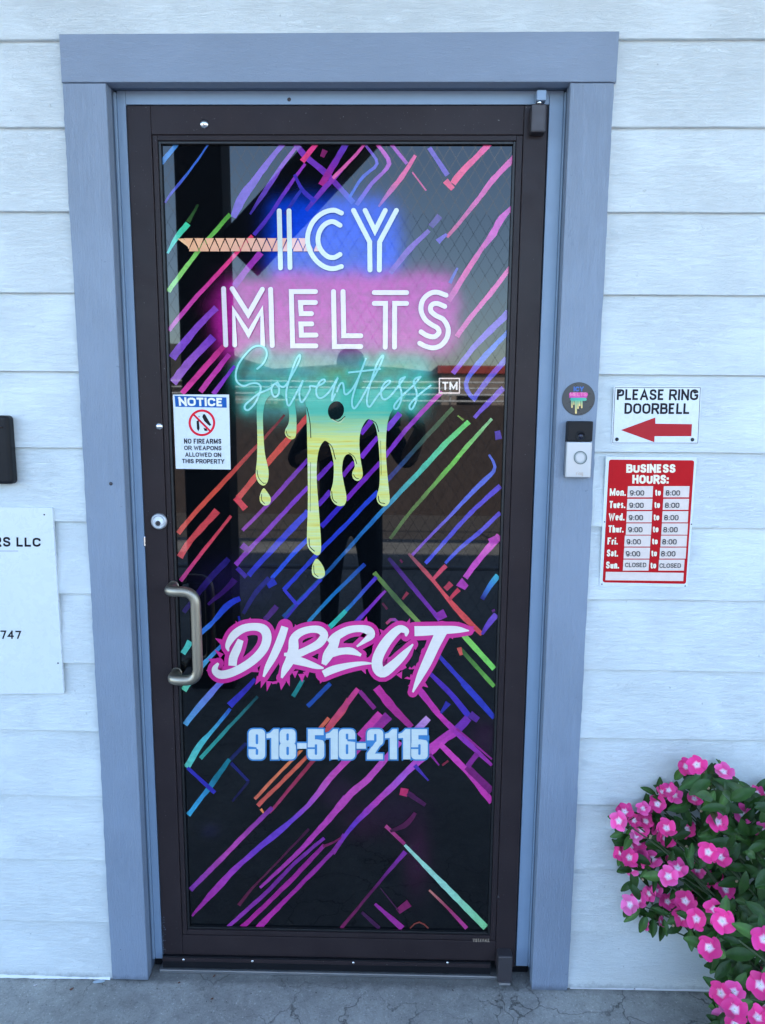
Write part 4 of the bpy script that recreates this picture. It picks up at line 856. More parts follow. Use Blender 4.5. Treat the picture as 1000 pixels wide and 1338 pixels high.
# ---- phone number in heavy condensed digits: solid figures, slit counters
def rrect(x0, y0, x1, y1, r):
    out = []
    for cx, cy, a0 in ((x1 - r, y1 - r, 0), (x0 + r, y1 - r, 90), (x0 + r, y0 + r, 180), (x1 - r, y0 + r, 270)):
        for k in range(5): a = math.radians(a0 + k * 22.5); out.append((cx + r * math.cos(a), cy + r * math.sin(a)))
    return out
NUM = {'9': (.55, [rrect(0, 0, .55, 1, .15)], [rrect(.235, .50, .32, .83, .04), rrect(.235, .15, .32, .34, .03), [(-.02, .335), (.28, .335), (.26, .40), (-.02, .43)]]),
 '6': (.55, [rrect(0, 0, .55, 1, .15)], [rrect(.235, .17, .32, .50, .04), rrect(.235, .66, .32, .85, .03), [(.57, .665), (.28, .665), (.29, .60), (.57, .57)]]),
 '8': (.55, [rrect(0, 0, .55, .56, .14), rrect(.01, .48, .54, 1, .14)], [rrect(.235, .62, .315, .86, .04), rrect(.235, .14, .32, .42, .04), [(-.02, .47), (.04, .52), (-.02, .57)], [(.57, .47), (.51, .52), (.57, .57)]]),
 '5': (.56, [rrect(0, 0, .55, .66, .14), [(.01, .3), (.24, .42), (.24, .8), (.53, .8), (.53, 1), (.01, 1)]], [rrect(.235, .15, .315, .50, .03), [(-.02, .34), (.26, .34), (.26, .40), (-.02, .40)], [(.24, .67), (.60, .62), (.60, .79), (.24, .79)]]),
 '2': (.55, [rrect(0, .45, .54, 1, .15), [(.0, 0), (.53, 0), (.53, .19), (.26, .19), (.54, .62), (.30, .62), (.0, .20)]], [rrect(.235, .58, .315, .84, .03), [(-.02, .42), (.17, .42), (.30, .60), (.26, .63), (-.02, .63)]]),
 '1': (.42, [[(.18, 0), (.42, 0), (.42, 1), (.26, 1), (.14, .88), (.02, .84), (.02, .70), (.18, .71)]], []), '-': (.34, [[(.02, .35), (.33, .35), (.33, .54), (.02, .54)]], [])}
def number(ink, grow, col, slit):
    Hh = 39.5; y1 = 992.2; tot = sum(NUM[c][0] for c in '918-516-2115') + .025 * 11; kx = (559.5 - 325) / tot; x = 325.0
    for ch in '918-516-2115':
        wd, outs, sl = NUM[ch]
        for o in outs:
            pp = [(x + a * kx, y1 - b_ * Hh) for a, b_ in o]
            if grow: ink.ribbon(pp + [pp[0], pp[1]], grow * 2, [col], 'butt'); ink.poly(pp, col)
            else: ink.poly(pp, col)
        if slit:
            for o in sl: ink.poly([(x + a * kx, y1 - b_ * Hh) for a, b_ in o], slit)
        x += (wd + .025) * kx
N1 = Ink(GY - .0031, .000006); number(N1, 1.9, (60, 132, 214), None); N1.build('number_outline', M_print_plain, door)
number(T, 0.0, (186, 218, 244), (60, 132, 214))
T.build('lettering', M_print_plain, door); K.build('drip_outline', M_print_plain, door); G_.build('triangle_strip', M_print_plain, door)
V_ = Ink(Y0 + .0002); V_.text('VISTAWALL', [(618,1226.5),(640,1226.5),(640,1231),(618,1231)], (150, 150, 150), .16); V_.build('maker_plate_lettering', M_print_plain, door)
# ================================================================== SIGNS AND FITTINGS
def panel(name, quad, Yf, Yb, mat, parent=None, rad=0.0, bev=.0006):
    """flat plate from four photo-pixel corners TL, TR, BR, BL, rounded by rad metres"""
    c = [P(x, y, Yf) for x, y in quad]; pts = []
    for i in range(4):
        p = c[i]; a = c[i - 1]; b = c[(i + 1) % 4]
        if rad <= 0: pts.append((p.x, p.z)); continue
        d1 = (a - p).normalized(); d2 = (b - p).normalized(); s = p + d1 * rad; e = p + d2 * rad
        for k in range(6):
            t = k / 5; q = s * (1 - t) ** 2 + p * 2 * t * (1 - t) + e * t * t; pts.append((q.x, q.z))
    return prism(name, pts, Yf, Yb, mat, parent, bev)
def inkmat(o): return o
# --- ring doorbell sign
Ys = .0060
sg = thing('doorbell_sign', 'white PLEASE RING DOORBELL sign with a red arrow pointing left', 'sign', P(858, 542, Ys))
panel('sign_panel', [(802.5,504.5),(917,504.5),(913.5,581),(799,580.5)], Ys, .0098, M_sign, sg, .002)
I = Ink(Ys - .0002); K1 = (28, 30, 44)
for a in ([(804,506.5),(915.4,506.5)], [(800.8,578.8),(912,579)], [(804,506.5),(800.8,578.8)], [(915.4,506.5),(912,579)]): I.ribbon(a, .7, [(60, 62, 70)])
I.text('PLEASE RING', [(806.5,508.6),(913.2,508.6),(912.2,523.0),(806,522.6)], K1, .19, .10)
I.text('DOORBELL', [(816.5,526.6),(901.5,527.0),(900.7,541),(816,540.8)], K1, .19, .10)
I.build('black_lettering', M_signprint, sg)
I = Ink(Ys - .0003); I.poly([(811.5,562),(856.5,545.5),(856.5,553.6),(904.4,554.2),(903.6,570),(855.5,570),(855.2,577.8)], (164, 42, 58)); I.build('red_arrow', M_signprint, sg)
for x, y in ((809.5,511.5), (908.5,511.8), (806.3,574), (905,574.5)):
    lathe('screw', P(x, y, Ys), (0, -1, 0), [(.0045, 0), (.0042, .001), (.0024, .0022), (0, .0024)], M_gloss, sg, 16)
# --- business hours sign
sg = thing('business_hours_sign', 'red and white BUSINESS HOURS sign below the doorbell sign', 'sign', P(846, 682, Ys))
panel('sign_panel', [(792,596.5),(911,597.5),(898.5,767.5),(783.5,765.0)], Ys, .0098, M_sign, sg, .0015)
I = Ink(Ys - .0002)
def rr(q, r, n=5):
    out = []
    for i in range(4):
        p = np.array(q[i], float); a = np.array(q[i - 1], float); b = np.array(q[(i + 1) % 4], float); s = p + (a - p) / np.linalg.norm(a - p) * r; e = p + (b - p) / np.linalg.norm(b - p) * r
        for k in range(n + 1): t = k / n; out.append(s * (1 - t) ** 2 + p * 2 * t * (1 - t) + e * t * t)
    return out
I.poly(rr([(796,600.5),(907.5,601.5),(896.5,763),(787.5,761)], 3.5), (172, 20, 36))
I.build('red_field', M_signprint, sg)
I = Ink(Ys - .0003); W = (232, 236, 242); hq = lambda x, y: (720 + x * .2243, 480 + y * .2243)
I.text('BUSINESS', [hq(440,564), hq(727,564), hq(726,614), hq(439,614)], W, .25, .07)
I.text('HOURS:', [hq(475,626), hq(687,626), hq(685,679), hq(474,677)], W, .25, .07)
rows = [('Mon.', 344, 438, 706, 748), ('Tues.', 342, 434, 778, 820), ('Wed.', 338, 430, 850, 892), ('Thur.', 336, 424, 920, 962), ('Fri.', 331, 391, 991, 1032), ('Sat.', 327, 392, 1061, 1102), ('Sun.', 322, 398, 1131, 1172)]
bx = [(447,594,692,757,656,806), (444,590,766,830,653,803), (441,589,838,903,649,799), (438,585,909,975,645,797), (429,580,980,1044,640,792), (425,576,1050,1114,634,787), (421,571,1120,1184,628,777)]
J = Ink(Ys - .0016)
for i, ((d, x0, x1, y0, y1), (a0, a1, t, b, c0, c1x)) in enumerate(zip(rows, bx)):
    I.text(d, [hq(x0,y0), hq(x1,y0), hq(x1-2,y1), hq(x0-2,y1)], W, .21, .08)
    tx = 608 - i * 4.5; I.text('to', [hq(tx,y0+2), hq(tx+33,y0+2), hq(tx+32,y1-1), hq(tx-1,y1-1)], W, .22, .08)
    for p, q in ((a0, a1), (c0, c1x)):
        I.poly([hq(p+2,t), hq(q+2,t), hq(q-2,b), hq(p-2,b)], (206, 214, 232))
    yy = (y0 + y1) / 2 + 4
    if i < 6:
        J.text('9:00', [hq(a0+14-i*.6,yy-15), hq(a0+97-i*.6,yy-15), hq(a0+96,yy+16), hq(a0+13,yy+16)], (34, 38, 52), .15, .12)
        J.text('8:00', [hq(c0+14-i,yy-15), hq(c0+97-i,yy-15), hq(c0+96-i,yy+16), hq(c0+13-i,yy+16)], (34, 38, 52), .15, .12)
    else:
        J.text('CLOSED', [hq(434,1138), hq(556,1138), hq(555,1164), hq(433,1164)], (34, 38, 52), .15, .12); J.text('CLOSED', [hq(634,1142), hq(758,1142), hq(757,1168), hq(633,1168)], (34, 38, 52), .15, .12)
I.poly([hq(320,1191), hq(774,1197), hq(771,1245), hq(317,1240)], (206, 214, 232))
I.build('white_lettering', M_signprint, sg); J.build('times_lettering', M_signprint, sg)
for x, y in ((585,553), (297,1263), (782,1274), (819,914), (313,900)): lathe('staple', P(*hq(x, y), Ys), (0, -1, 0), [(.0018, 0), (.0014, .0008), (0, .001)], M_pivot, sg, 8)
# --- notice sign stuck on the glass
sg = thing('notice_sign', 'white and blue NOTICE no-firearms sign stuck on the glass', 'sign', P(265, 564, .055))
Yn = GY - .0062
panel('sign_panel', [(226,515.5),(299.5,515.5),(301.5,613.5),(230,612.5)], Yn, GY - .0047, M_sign, sg, .001, .0003)
I = Ink(Yn - .0002); h3 = lambda x, y: (200 + x * .25, 420 + y * .25)
I.poly([h3(113,388), h3(384,397), h3(386,451), h3(118,446)], (22, 92, 190)); I.text('NOTICE', [h3(133,396), h3(366,400), h3(367,444), h3(137,441)], (235, 240, 248), .24, .10)
I.ring(*h3(256,530), 16.0, 3.0, (205, 30, 62)); I.ribbon([h3(214,488), h3(300,574)], 2.6, [(205, 30, 62)])
kk = (26, 26, 34)
for p in ([(262,486),(272,484),(298,530),(306,542),(296,546),(284,536),(268,520),(258,500)], [(228,520),(240,516),(244,560),(238,574),(230,562)], [(264,556),(280,560),(286,572),(270,572)], [(240,492),(246,500),(238,500)]): I.poly([h3(*q) for q in p], kk)
for tx, q in (('NO FIREARMS', [(162,612),(358,614),(358,639),(163,639)]), ('OR WEAPONS', [(163,649),(359,651),(358,674),(164,672)]), ('ALLOWED ON', [(168,684),(357,686),(357,709),(169,707)]), ('THIS PROPERTY', [(152,718),(373,720),(373,744),(153,741)])):
    I.text(tx, [h3(*a) for a in q], (40, 42, 56), .2, .11)
I.build('printed_lettering', M_signprint, sg)
# --- round sticker
st_ = thing('round_sticker', 'round dark sticker with a small dripping logo above the doorbell', 'sticker', P(756, 521, 0))
c = P(756, 521.2, -.0006); lathe('disc', c + Vector((0, .0004, 0)), (0, -1, 0), [(.0388, 0), (.0388, .0010), (.0382, .0012), (0, .0012)], simple('sticker_black', (.028, .034, .038), .3), st_, 48, False)
I = Ink(-.0018); q3 = lambda x, y: (720 + x * .2243, 480 + y * .2243)
I.ribbon([q3(118,158), q3(204,158)], 5.5, [(205, 90, 185)], 'round'); I.ribbon([q3(112,172), q3(206,172)], 2.5, [(190, 80, 190)], 'round'); I.ribbon([q3(122,186), q3(200,186)], 4.0, [(60, 170, 180), (90, 190, 185)], 'round')
I.text('ICY', [q3(133,112), q3(192,112), q3(190,140), q3(132,140)], (70, 120, 215), .24); I.text('MELTS', [q3(112,146), q3(208,146), q3(208,168), q3(112,168)], (235, 160, 220), .12)
for x, y, ww in ((123,232,2), (146,265,2.4), (158,238,2), (168,222,2), (180,234,2), (134,215,1.6)): I.ribbon([q3(x,196), q3(x,y)], ww, [(120, 190, 170), (225, 215, 160)], 'round')
I.build('printed_logo', M_signprint, st_)
# --- doorbell
db = thing('video_doorbell', 'silver and black video doorbell mounted on the right door casing', 'doorbell', P(757, 588, 0))
a = P(738.5, 624, -.022); b = P(775.5, 550.5, -.022); m_ = P(757, 577, -.022).z
box('back_plate', a.x + .001, b.x - .001, -.006, -.0005, a.z + .0015, b.z - .0015, M_black, db, .002)
box('lower_cover', a.x, b.x, -.0240, -.0062, a.z, m_ - .0004, M_satin, db, .0025, 3)
hc = box('camera_housing', a.x + .0003, b.x - .0003, -.0245, -.0062, m_ + .0004, b.z, M_black, db, .0025, 3)
c = P(759, 570, -.0245); lathe('lens_ring', c, (0, -1, 0), [(.0125, 0), (.012, .0015), (.0095, .0018), (.0085, .0005), (0, .0003)], M_black, hc, 32)
lathe('lens', c + Vector((0, -.0006, 0)), (0, -1, 0), [(.0055, 0), (.004, .0014), (0, .0020)], simple('lens_glass', (.01, .012, .03), .03), hc, 20)
c = P(758.5, 598, -.024); bt = lathe('button', c, (0, -1, 0), [(.0130, 0), (.0130, .0006), (.0105, .0006), (.0103, .0001), (.0098, .0004), (0, .0004)], M_satin, db, 36, False)
I = Ink(-.0251); cc = (758.6, 598); I.ring(*cc, 8.1, 1.3, (96, 122, 140)); I.ring(*cc, 6.6, .5, (120, 150, 170)); I.build('button_ring', M_signprint, bt)
I = Ink(-.0243); I.text('ring', [(753,615.8),(762,615.8),(762,621),(753,621)], (165, 168, 174), .12); I.build('logo', M_signprint, db)
# --- company sign at left
cs = thing('company_sign', 'large white company sign board at the left edge, below the black box', 'sign', P(30, 785, .004))
Yc = .0015
panel('sign_board', [(-235,660),(68.5,663.5),(83.5,906),(-250,908)], Yc, .0098, M_sign, cs, .0015, .0008)
I = Ink(Yc - .0002); u = lambda x, y: (x * .2989, 520 + y * .2989)
I.text('RS LLC', [u(-30,606), u(179,612), u(179,650), u(-29,650)], (22, 22, 30), .2, .16); I.text('747', [u(2,1016), u(93,1018), u(93,1053), u(3,1053)], (22, 22, 30), .18, .16)
I.build('black_lettering', M_signprint, cs); I = Ink(Yc - .0002); I.ribbon([(-120,720),(24,720)], .6, [(110, 120, 128)]); I.build('underline', M_signprint, cs)
for x, y in ((58, 672.5), (76, 866.5)): lathe('screw', P(x, y, Yc), (0, -1, 0), [(.0022, 0), (.0018, .0008), (0, .0010)], M_gasket, cs, 10)
# --- black box at the left edge
bb = thing('wall_box', 'black rounded box on the siding at the left edge of the photo', 'box', P(0, 588, 0))
a = P(-105, 632, -.02); b = P(10.5, 543, -.02)
box('housing', a.x, b.x, -.022, .0100, a.z, b.z, M_black, bb, .009, 4); box('lid_line', a.x + .012, b.x - .012, -.0245, -.0222, b.z - .030, b.z - .026, M_gloss, bb, .0008)
# --- litter on the concrete
def G(px, py):
    d = ray(px, py); return CAM + d * (-CAM.z / d.z)
M_dry = simple('dry_leaf', (.16, .06, .035), .8, var=.4); M_pk = simple('pale_petal', (.55, .5, .52), .6); M_wpaint = simple('pale_paint_drip', (.46, .55, .62), .6, var=.2)
def litter(name, px, py, lx, rot, mat, lab, cat, asp=.4, h=.003):
    c = G(px, py); vs = []; n = 9; r = random.Random(int(px * 3 + py)); vs.append((c.x, c.y, h + .001))
    for k in range(n):
        t = 2 * math.pi * k / n; x = lx / 2 * math.cos(t) * r.uniform(.75, 1.15); y = lx * asp / 2 * math.sin(t) * r.uniform(.7, 1.2)
        vs.append((c.x + x * math.cos(rot) - y * math.sin(rot), c.y + x * math.sin(rot) + y * math.cos(rot), .0012 + abs(r.gauss(0, h * .5))))
    o = meshof(name, vs, [(0, 1 + k, 1 + (k + 1) % n) for k in range(n)], mat); tag(o, lab, cat)
litter('dry_leaf', 280, 1277, .016, 1.1, M_dry, 'reddish dry leaf scrap under the door sill', 'leaf', .35, .006)
litter('dry_leaf', 94, 1293, .012, .9, M_dry, 'small brown seed husk on the concrete at the left', 'leaf', .5, .004)
litter('dry_leaf', 234, 1285, .008, .2, M_dry, 'tiny brown fleck on the concrete left of the dry leaf scrap', 'leaf', .6)
litter('dry_leaf', 277, 1306, .009, .4, M_dry, 'tiny dark crumb on the concrete below the dry leaf scrap', 'leaf', .6)
litter('paint_chip', 46, 1288, .010, .5, M_pk, 'small white paint chip on the concrete at far left', 'paint chip', .4, .0015)
litter('paint_spill', 129, 1283, .035, .1, M_wpaint, 'pale blue paint smudge on the concrete beside the left casing', 'paint', .35, .0006)
litter('petal', 829, 1293, .013, 1.3, M_pk, 'white fallen petal on the concrete at the foot of the right siding', 'petal', .6, .006)
for i, (px, py) in enumerate(((142, 1277), (206, 1262))):
    pass

# ================================================================== FLOWERING PLANT
plant = thing('flowering_plant', 'bushy vinca plant with pink white-eyed flowers beside the right siding', 'plant', (1.33, -.22, 0))
def petalmat():
    m = NB('petal'); at = m.n('ShaderNodeVertexColor', layer_name='Col'); oi = m.n('ShaderNodeObjectInfo')
    hs = m.n('ShaderNodeHueSaturation'); hs.inputs['Hue'].default_value = .5
    mr = m.n('ShaderNodeMapRange'); mr.inputs[3].default_value = .92; mr.inputs[4].default_value = 1.3; m.l(oi.outputs['Random'], mr.inputs[0]); m.l(mr.outputs[0], hs.inputs['Value'])
    m.l(at.outputs[0], hs.inputs['Color']); v = m.pos()
    return m.set(Base_Color=hs.outputs[0], Roughness=.5, Specular_IOR_Level=.25, Subsurface_Weight=.0, Sheen_Weight=.2, Normal=m.bump(m.noise(v, 300, 2, .5), .15, .0008))
M_petal = petalmat()
def leafmat():
    m = NB('leaf_green'); at = m.n('ShaderNodeVertexColor', layer_name='Col'); oi = m.n('ShaderNodeObjectInfo'); v = m.pos()
    c = m.mix(oi.outputs['Random'], (.026, .076, .012), (.065, .145, .028)); c = m.mix(1.0, c, at.outputs[0], 'MULTIPLY')
    c = m.mix(1.0, c, m.ramp(m.noise(v, 60, 3, .6), [(.3, .8), (.7, 1.15)]), 'MULTIPLY')
    return m.set(Base_Color=c, Roughness=.42, Specular_IOR_Level=.3, Normal=m.bump(m.noise(v, 120, 3, .6), .25, .001))
M_leaf = leafmat(); M_stem = simple('stem_green', (.06, .09, .035), .6); M_bud = simple('dried_bud', (.30, .22, .13), .8)
M_eye = simple('flower_eye', (.85, .78, .82), .5); M_heart = simple('flower_throat', (.60, .50, .12), .6)
PETALS = []
for var in range(6):
    r = random.Random(40 + var); vs = []; fs = []; cs = []; nu, nv = 6, 5
    hot = [(.80, .022, .20), (.72, .022, .20), (.78, .035, .24), (.70, .09, .30), (.62, .015, .16), (.80, .03, .22)][var]
    edge = [(.82, .05, .28), (.72, .045, .26), (.84, .09, .34), (.80, .17, .42), (.66, .04, .22), (.86, .13, .40)][var]
    for i in range(nu + 1):
        t = i / nu; hw = .18 + .82 * math.sin(min(1, t * 1.12) * math.pi * .5) ** 1.1; 
        if t > .8: hw *= 1 - (t - .8) * 1.15
        hw *= .0147
        for j in range(nv):
            q = (j / (nv - 1)) * 2 - 1; L = .0225 * (.10 + .90 * t) - abs(q) ** 2 * .0035 * t + (q * .0030 * t) + r.uniform(-.0004, .0004) * (t > .9)
            z = (.0030 + .0016 * math.sin(q * 4 + var)) * t ** 2 * (1 if var != 2 else -.6) + .0013 * q * t + r.uniform(-.0003, .0003) - .002 * q * q * t * (1 if var % 2 else -1)
            vs.append((L, q * hw, z)); k = min(1, max(0, (t - .10) / .16)); k2 = t ** 1.5
            base = [hot[m_] * (1 - k2) + edge[m_] * k2 for m_ in range(3)]; cs.append([base[m_] * k + (.86, .72, .80)[m_] * (1 - k) for m_ in range(3)])
    for i in range(nu):
        for j in range(nv - 1): a = i * nv + j; fs.append((a, a + nv, a + nv + 1, a + 1))
    me = bpy.data.meshes.new('petal'); me.from_pydata(vs, [], fs); me.update(); at = me.color_attributes.new('Col', 'FLOAT_COLOR', 'POINT')
    arr = np.ones((len(vs), 4), dtype=np.float32); arr[:, :3] = np.array(cs); at.data.foreach_set('color', arr.ravel()); me.materials.append(M_petal); me.polygons.foreach_set('use_smooth', [True] * len(fs)); PETALS.append(me)
# flower centre: white eye star with a tiny throat, short tube behind
bm = bmesh.new(); star = []
for k in range(10):
    a = math.pi * 2 * k / 10; rr_ = .0042 if k % 2 == 0 else .0022; star.append(bm.verts.new((rr_ * math.cos(a), rr_ * math.sin(a), .0016)))
ct = bm.verts.new((0, 0, .0022))
for k in range(10): bm.faces.new((ct, star[k], star[(k + 1) % 10]))
th = [bm.verts.new((.0011 * math.cos(k * 1.2566), .0011 * math.sin(k * 1.2566), .0026)) for k in range(5)]; ft = bm.faces.new(th)
rg = [[bm.verts.new((rr2 * math.cos(k * 1.2566), rr2 * math.sin(k * 1.2566), z)) for k in range(5)] for rr2, z in ((.002, .001), (.0013, -.012), (.0011, -.024))]
for i in range(2):
    for k in range(5): bm.faces.new((rg[i][k], rg[i][(k + 1) % 5], rg[i + 1][(k + 1) % 5], rg[i + 1][k]))
EYE = bpy.data.meshes.new('flower'); ft.material_index = 1; bm.to_mesh(EYE); bm.free(); EYE.materials.append(M_eye); EYE.materials.append(M_heart)
LEAVES = []
for var in range(4):
    vs = []; fs = []; cs = []; n = 6; r = random.Random(70 + var); L = [.048, .056, .042, .050][var]; Wd = [.0105, .0120, .0104, .0095][var]
    for i in range(n + 1):
        t = i / n; hw = Wd * (math.sin(math.pi * min(1, t ** 1.15 * .93 + .05)) ** .75) if 0 < t < 1 else (.0012 if t == 0 else .0018); bend = -.012 * t * t * (1 + var * .4)
        for j, q in enumerate((-1, -.45, 0, .45, 1)):
            vs.append((L * t, q * hw, bend + .0035 * abs(q) * (hw / Wd) + r.uniform(-.0004, .0004))); g = 1.35 if j == 2 else (1.0 if abs(q) < 1 else .92); cs.append((g, g * (1.05 if j == 2 else 1), g))
    for i in range(n):
        for j in range(4): a = i * 5 + j; fs.append((a, a + 5, a + 6, a + 1))
    me = bpy.data.meshes.new('leaf'); me.from_pydata(vs, [], fs); me.update(); at = me.color_attributes.new('Col', 'FLOAT_COLOR', 'POINT')
    arr = np.ones((len(vs), 4), dtype=np.float32); arr[:, :3] = np.array(cs); at.data.foreach_set('color', arr.ravel()); me.materials.append(M_leaf); me.polygons.foreach_set('use_smooth', [True] * len(fs)); LEAVES.append(me)
PL = plant.location.copy(); rp = random.Random(5)
def frame_of(n, spin):
    n = n.normalized(); a = n.orthogonal().normalized(); b = n.cross(a); x = a * math.cos(spin) + b * math.sin(spin); y = n.cross(x); return Matrix((x, y, n)).transposed().to_4x4()
def flower(px, py, r_px, nx=None, nz=None, var=None):
    r_m = .0235; depth = min(2.05, F * r_m / r_px); d = ray(px, py); c = CAM + d * depth
    if c.y > -.035: c = P(px, py, -.035)
    sc = r_px * (c - CAM).dot(FW) / F / .0235
    view = (CAM - c).normalized(); n = view + Vector((rp.uniform(-.35, .35) if nx is None else nx, 0, (rp.uniform(-.15, .35) if nz is None else nz)))
    o = bpy.data.objects.new('flower', EYE); COL.objects.link(o); o.parent = plant
    o.matrix_local = Matrix.Translation(c - PL) @ frame_of(n, rp.uniform(0, 6.28)) @ Matrix.Scale(sc, 4)
    v = rp.choice((0, 0, 1, 4, 4, 5, 2, 3)) if var is None else var
    for k in range(5):
        q = bpy.data.objects.new('petal', PETALS[v]); COL.objects.link(q); q.parent = o
        q.matrix_local = Matrix.Rotation(k * 2 * math.pi / 5 + rp.uniform(-.06, .06), 4, 'Z') @ Matrix.Rotation(rp.uniform(-.22, .34), 4, 'X') @ Matrix.Rotation(rp.uniform(-.30, .14), 4, 'Y') @ Matrix.Scale(rp.uniform(.92, 1.08), 4) @ Matrix.Translation((0, 0, k * .00012))
    return c, n.normalized()
f5 = lambda x, y: (780 + x * .2824, 960 + y * .2824)
FL = [(413,147,44),(463,139,46,0,.1),(585,172,46,.3,.9),(740,270,38,.4,.7),(332,258,38,-.4,.8),(360,279,40),(281,322,42),(215,342,34,-.3,.9),(451,297,40,.2,.8),(103,400,46),(128,357,44,0,.7),(173,398,36),(228,400,40),(206,440,36,0,-.4),(322,434,46,.1,.5),(318,482,44),(415,437,44),(561,404,48),(672,368,46),(776,447,48),(150,568,44),(158,520,40,.1,.8),(190,500,38,.4,.6),(113,548,38,-.8,.2),(208,570,42,-.6,0),(259,573,42),(160,620,36,0,-.6),(516,543,50),(571,567,48,.3,.1),(330,657,50),(374,617,46,.2,.6),(466,624,44,-.5,.2),(645,603,42,.8,.3),(558,670,44),(595,717,46,.2,.2),(154,788,46,-.5,0),(193,764,42,.1,.6),(243,735,38,-.9,.1),(275,720,32,.5,.8),(327,773,40,.2,.4),(409,770,48,.1,.3),(397,841,46,-.6,0),(463,852,52),(580,862,56,0,0,0),(546,810,50,-.1,.8),(519,985,56),(775,948,58),
      (575,1196,56,-.7,.1),(637,1190,50,.2,.5),(638,1272,58),(757,1158,60),(600,1240,46,-.2,.6),(580,1310,46,-.6,.2),(745,1310,54,.2,.8),(640,1335,50),(779,1240,48),(770,1110,42,.3,.9),(225,875,28,-1.2,.1),(295,865,26,1.1,.2),(300,265,32,.8,.6),(230,360,30,.6,-.3),(185,470,34,-.6,.5),(130,530,34,.2,1.0),(290,440,36,-.8,.3),(350,590,36,.3,1.1),(430,745,40,.9,.2),(505,690,30,-1.1,.3),(620,180,28,1.2,.3),(690,350,30,.9,.9)]
FL += [(890,380,46),(960,520,48),(870,640,48),(1010,700,48),(900,820,52),(1040,430,42),(1120,600,46),(990,900,54),(1110,850,50),(900,1060,54),(1010,1150,54),(1150,1040,50),(880,1300,54),(1080,1290,54),(1200,750,46),(1220,950,50),(950,250,36),(1060,320,38),(740,1480,54),(900,1500,54),(1040,1450,52),(700,1620,52),(900,1640,54)]
ends = []
for q in FL:
    px, py = f5(q[0], q[1]); c, n = flower(px, py, q[2] * .2824 * .98, *(q[3:6])); ends.append((c, n))
base = Vector((1.30, -.22, .0))
FPX = [(c, 500 + F * (c - CAM).dot(RT) / (c - CAM).dot(FW), 669 - F * (c - CAM).dot(UP) / (c - CAM).dot(FW)) for c, n in ends[:70]]
# stems from the root to the flower clusters
stems = []
for i, (c, n) in enumerate(ends):
    e = c - n * .024; g = Vector((base.x + rp.uniform(-.03, .03), base.y + rp.uniform(-.03, .03), .0)); m1 = g.lerp(e, .45) + Vector((rp.uniform(-.02, .02), rp.uniform(-.02, .02) - .01, .05 * (1 - abs(e.x - g.x)))); m2 = g.lerp(e, .8) + Vector((.01, .01, .015))
    pts = [g, m1, m2, e]; fine = [Vector(p) for p in cr(pts, 4)]; stems.append(fine)
    if i % 2 == 0 or i < 12: tube('stem', fine, .002, M_stem, plant, 5, rs=[.0035 - .0022 * k / len(fine) for k in range(len(fine))])
NL = 0; lv = []; lc = []; lf = []
def leaf(c, dirv, upv, s=1.0, v=None):
    global NL
    x = dirv.normalized(); z = (upv - x * upv.dot(x)).normalized(); y = z.cross(x); M = Matrix((x, y, z)).transposed().to_4x4(); me = LEAVES[rp.randrange(4) if v is None else v]
    if c.y > -.018: c = Vector((c.x, -.018, c.z))
    tip = c + x * .045 * s
    if tip.y > -.006: x = (x - Vector((0, x.y, 0)) + Vector((0, -.1, 0))).normalized(); z = (upv - x * upv.dot(x)).normalized(); y = z.cross(x); M = Matrix((x, y, z)).transposed().to_4x4()
    mid = c + x * .02 * s; dd = mid - CAM; w_ = dd.dot(FW); mx, my = 500 + F * dd.dot(RT) / w_, 669 - F * dd.dot(UP) / w_
    for fc, fx, fy in FPX:
        if abs(mx - fx) < 19 and abs(my - fy) < 17 and w_ < (fc - CAM).dot(FW) + .012:
            sh = ((fc - CAM).dot(FW) + .02 - w_); c = c + dd.normalized() * sh
            if c.y > -.012: return
            break
    if NL < 290:
        o = bpy.data.objects.new('leaf', me); COL.objects.link(o); o.parent = plant; o.matrix_local = Matrix.Translation(c - PL) @ M @ Matrix.Scale(s, 4); NL += 1
    else:
        k = len(lv); MM = Matrix.Translation(c) @ M @ Matrix.Scale(s, 4); g = rp.uniform(.6, 1.1)
        lv.extend([MM @ v_.co for v_ in me.vertices]); lf.extend([tuple(k + j for j in p.vertices) for p in me.polygons]); lc.extend([(g, g, g)] * len(me.vertices))
def ldir(view):
    a = rp.uniform(0, 2 * math.pi); return Vector((math.cos(a), -.35 + rp.uniform(-.4, .3), math.sin(a) * .8 + .05))
# whorls right under each flower that shows
for i, (c, n) in enumerate(ends[:70]):
    for k in range(3 if i % 3 else 4):
        a = rp.uniform(0, 6.28); d = Vector((math.cos(a), rp.uniform(-.1, .3), math.sin(a) - .35)); leaf(c - n * rp.uniform(.012, .026), d, n + Vector((0, -.3, .5)), rp.uniform(.72, 1.05))
